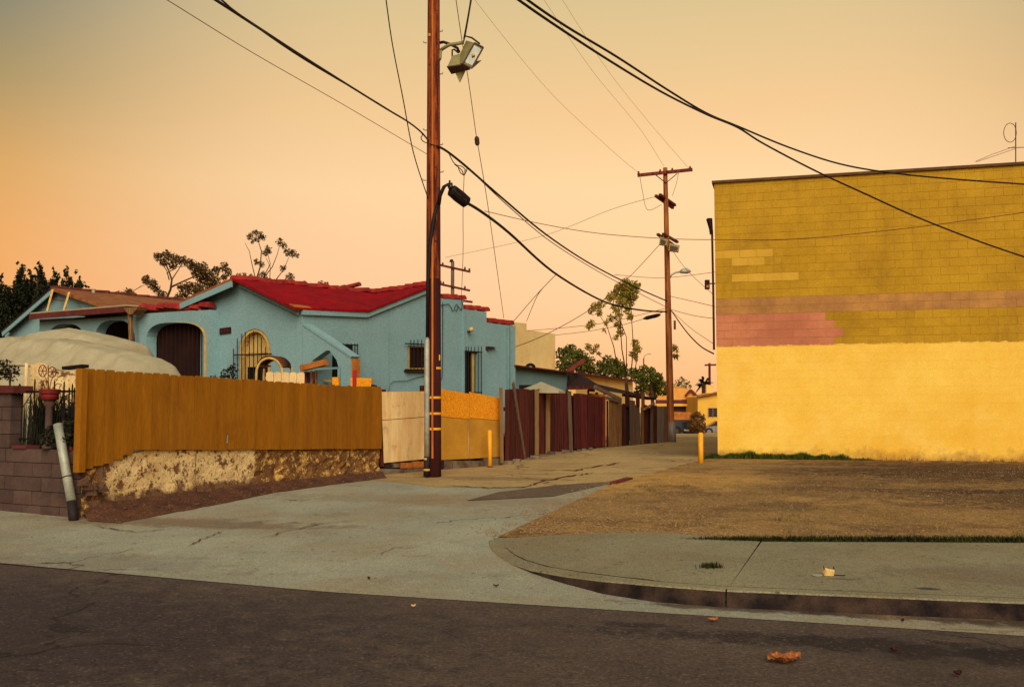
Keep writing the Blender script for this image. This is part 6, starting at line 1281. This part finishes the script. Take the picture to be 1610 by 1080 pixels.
# litter
single('edge_timber', MB().bar(gnd(964, 764) + V((0, 0, .03)), gnd(990, 756.5) + V((0, 0, .03)), 0.12, 0.09), redwood, 'dark old timber lying at the corner of the gravel lot', 'timber')
def dryleaf(px, py, l, w, mat, label, rot, zf=Bz, curl=.35, thick=.012):
    c = gnd(px, py, zf) + V((0, 0, .012)); mb = MB(); n = 26; m = 12; d = V((math.cos(rot), math.sin(rot), 0)); s_ = V((-d.y, d.x, 0))
    for sgn in (0, 1):
        for i in range(n + 1):
            u = i / n * 2 - 1; ww = w * (1 - abs(u) ** 2.0) ** .8 * (1 + .5 * mnoise.noise(V((i * .45, px, 0)))) + .002
            for k in range(m + 1):
                v = k / m * 2 - 1
                z = l * .12 * (v * v) * curl * 2 + l * (.09 * mnoise.noise(V((u * 2.5, v * 2, px))) + .05 * (1 - abs(mnoise.noise(V((u * 4 + v * 3, v * 3 - u, px + 7)))) * 2)) + .012 * abs(u) - sgn * thick * .6
                mb.v.append(tuple(c + d * u * l / 2 + s_ * v * ww / 2 + V((0, 0, max(z, -.008) + (thick * .6)))))
    q = (n + 1) * (m + 1)
    for sgn in (0, 1): mb.f += [tuple(sgn * q + x for x in (i * (m + 1) + k, i * (m + 1) + k + 1, (i + 1) * (m + 1) + k + 1, (i + 1) * (m + 1) + k)) for i in range(n) for k in range(m)]
    rim = [i * (m + 1) for i in range(n + 1)]; rim2 = [i * (m + 1) + m for i in range(n + 1)]
    for rr in (rim, rim2): mb.f += [(rr[i], rr[i + 1], rr[i + 1] + q, rr[i] + q) for i in range(n)]
    return single('dry_leaf', mb, mat, label, 'leaf', 'dry leaves on the street')
lb = M('dry brown leaf', S(198, 122, 62), S(112, 60, 34), 26, .85, .4, 60); lr = M('dark red leaf', S(74, 34, 28), S(48, 24, 22), 20, .85, .3, 60)
dryleaf(1233, 1042, .22, .14, lb, 'large curled orange brown leaf on the asphalt', .1, curl=.5, thick=.004)
dryleaf(1121, 978, .085, .05, lb, 'small orange brown leaf at the gutter edge', .2)
dryleaf(1406, 1026, .045, .045, lr, 'small dark red leaf on the asphalt near the gutter', .9, curl=.8)
dryleaf(1506, 1064, .05, .045, lr, 'dark red leaf at the lower right of the street', .4, curl=.8)
dryleaf(1419, 979, .03, .02, lr, 'tiny red leaf in the gutter', .4)
dryleaf(283, 778, .10, .05, picketmat, 'small pale scrap of paper below the retaining wall', .6)
dryleaf(580, 912, .05, .02, lr, 'small dark twig leaf on the concrete apron', -1.0)
dryleaf(650, 956, .04, .025, picketmat, 'white scrap of paper on the street', .2)
dryleaf(780, 924, .05, .02, lr, 'dark leaf on the apron near the curb corner', 0)
c = gnd(1303, 905, Sz); pc_ = thing('paper_cup', 'crushed white and yellow paper cup lying on the sidewalk', 'cup', c)
vs = []; n = 12
for z, r in ((0.004, .045), (.03, .05), (.06, .052)):
    for k in range(n): a = 6.283 * k / n; vs.append(c + V((r * math.cos(a) * (1 + .2 * mnoise.noise(V((k * .8, z * 30, 1)))), r * .7 * math.sin(a), z * (1 + (.35 * mnoise.noise(V((k * 1.1, 0, 5))) if z > .05 else 0)))))
part(pc_, 'cup_wall', MB().add(vs, [(i * n + k, i * n + (k + 1) % n, (i + 1) * n + (k + 1) % n, (i + 1) * n + k) for i in range(2) for k in range(n)]), M('crumpled paper', S(244, 220, 150), S(210, 150, 60), 25, .8))
for s_ in (-1, 1): part(pc_, 'torn_flap', MB().prism([c + V((s_ * .03, -.02, .05)), c + V((s_ * .05, -.02, .055)), c + V((s_ * .045, .01, .085))], (.004, .01, .003)), lr)
part(pc_, 'lid', MB().lathe(c + V((-.10, .01, .003)), [(.05, 0), (.05, .006), (.02, .008)], 12), steel)
part(pc_, 'straw', MB().tube([c + V((.05, 0, .008)), c + V((.14, -.02, .008))], .004, 5), darksteel)
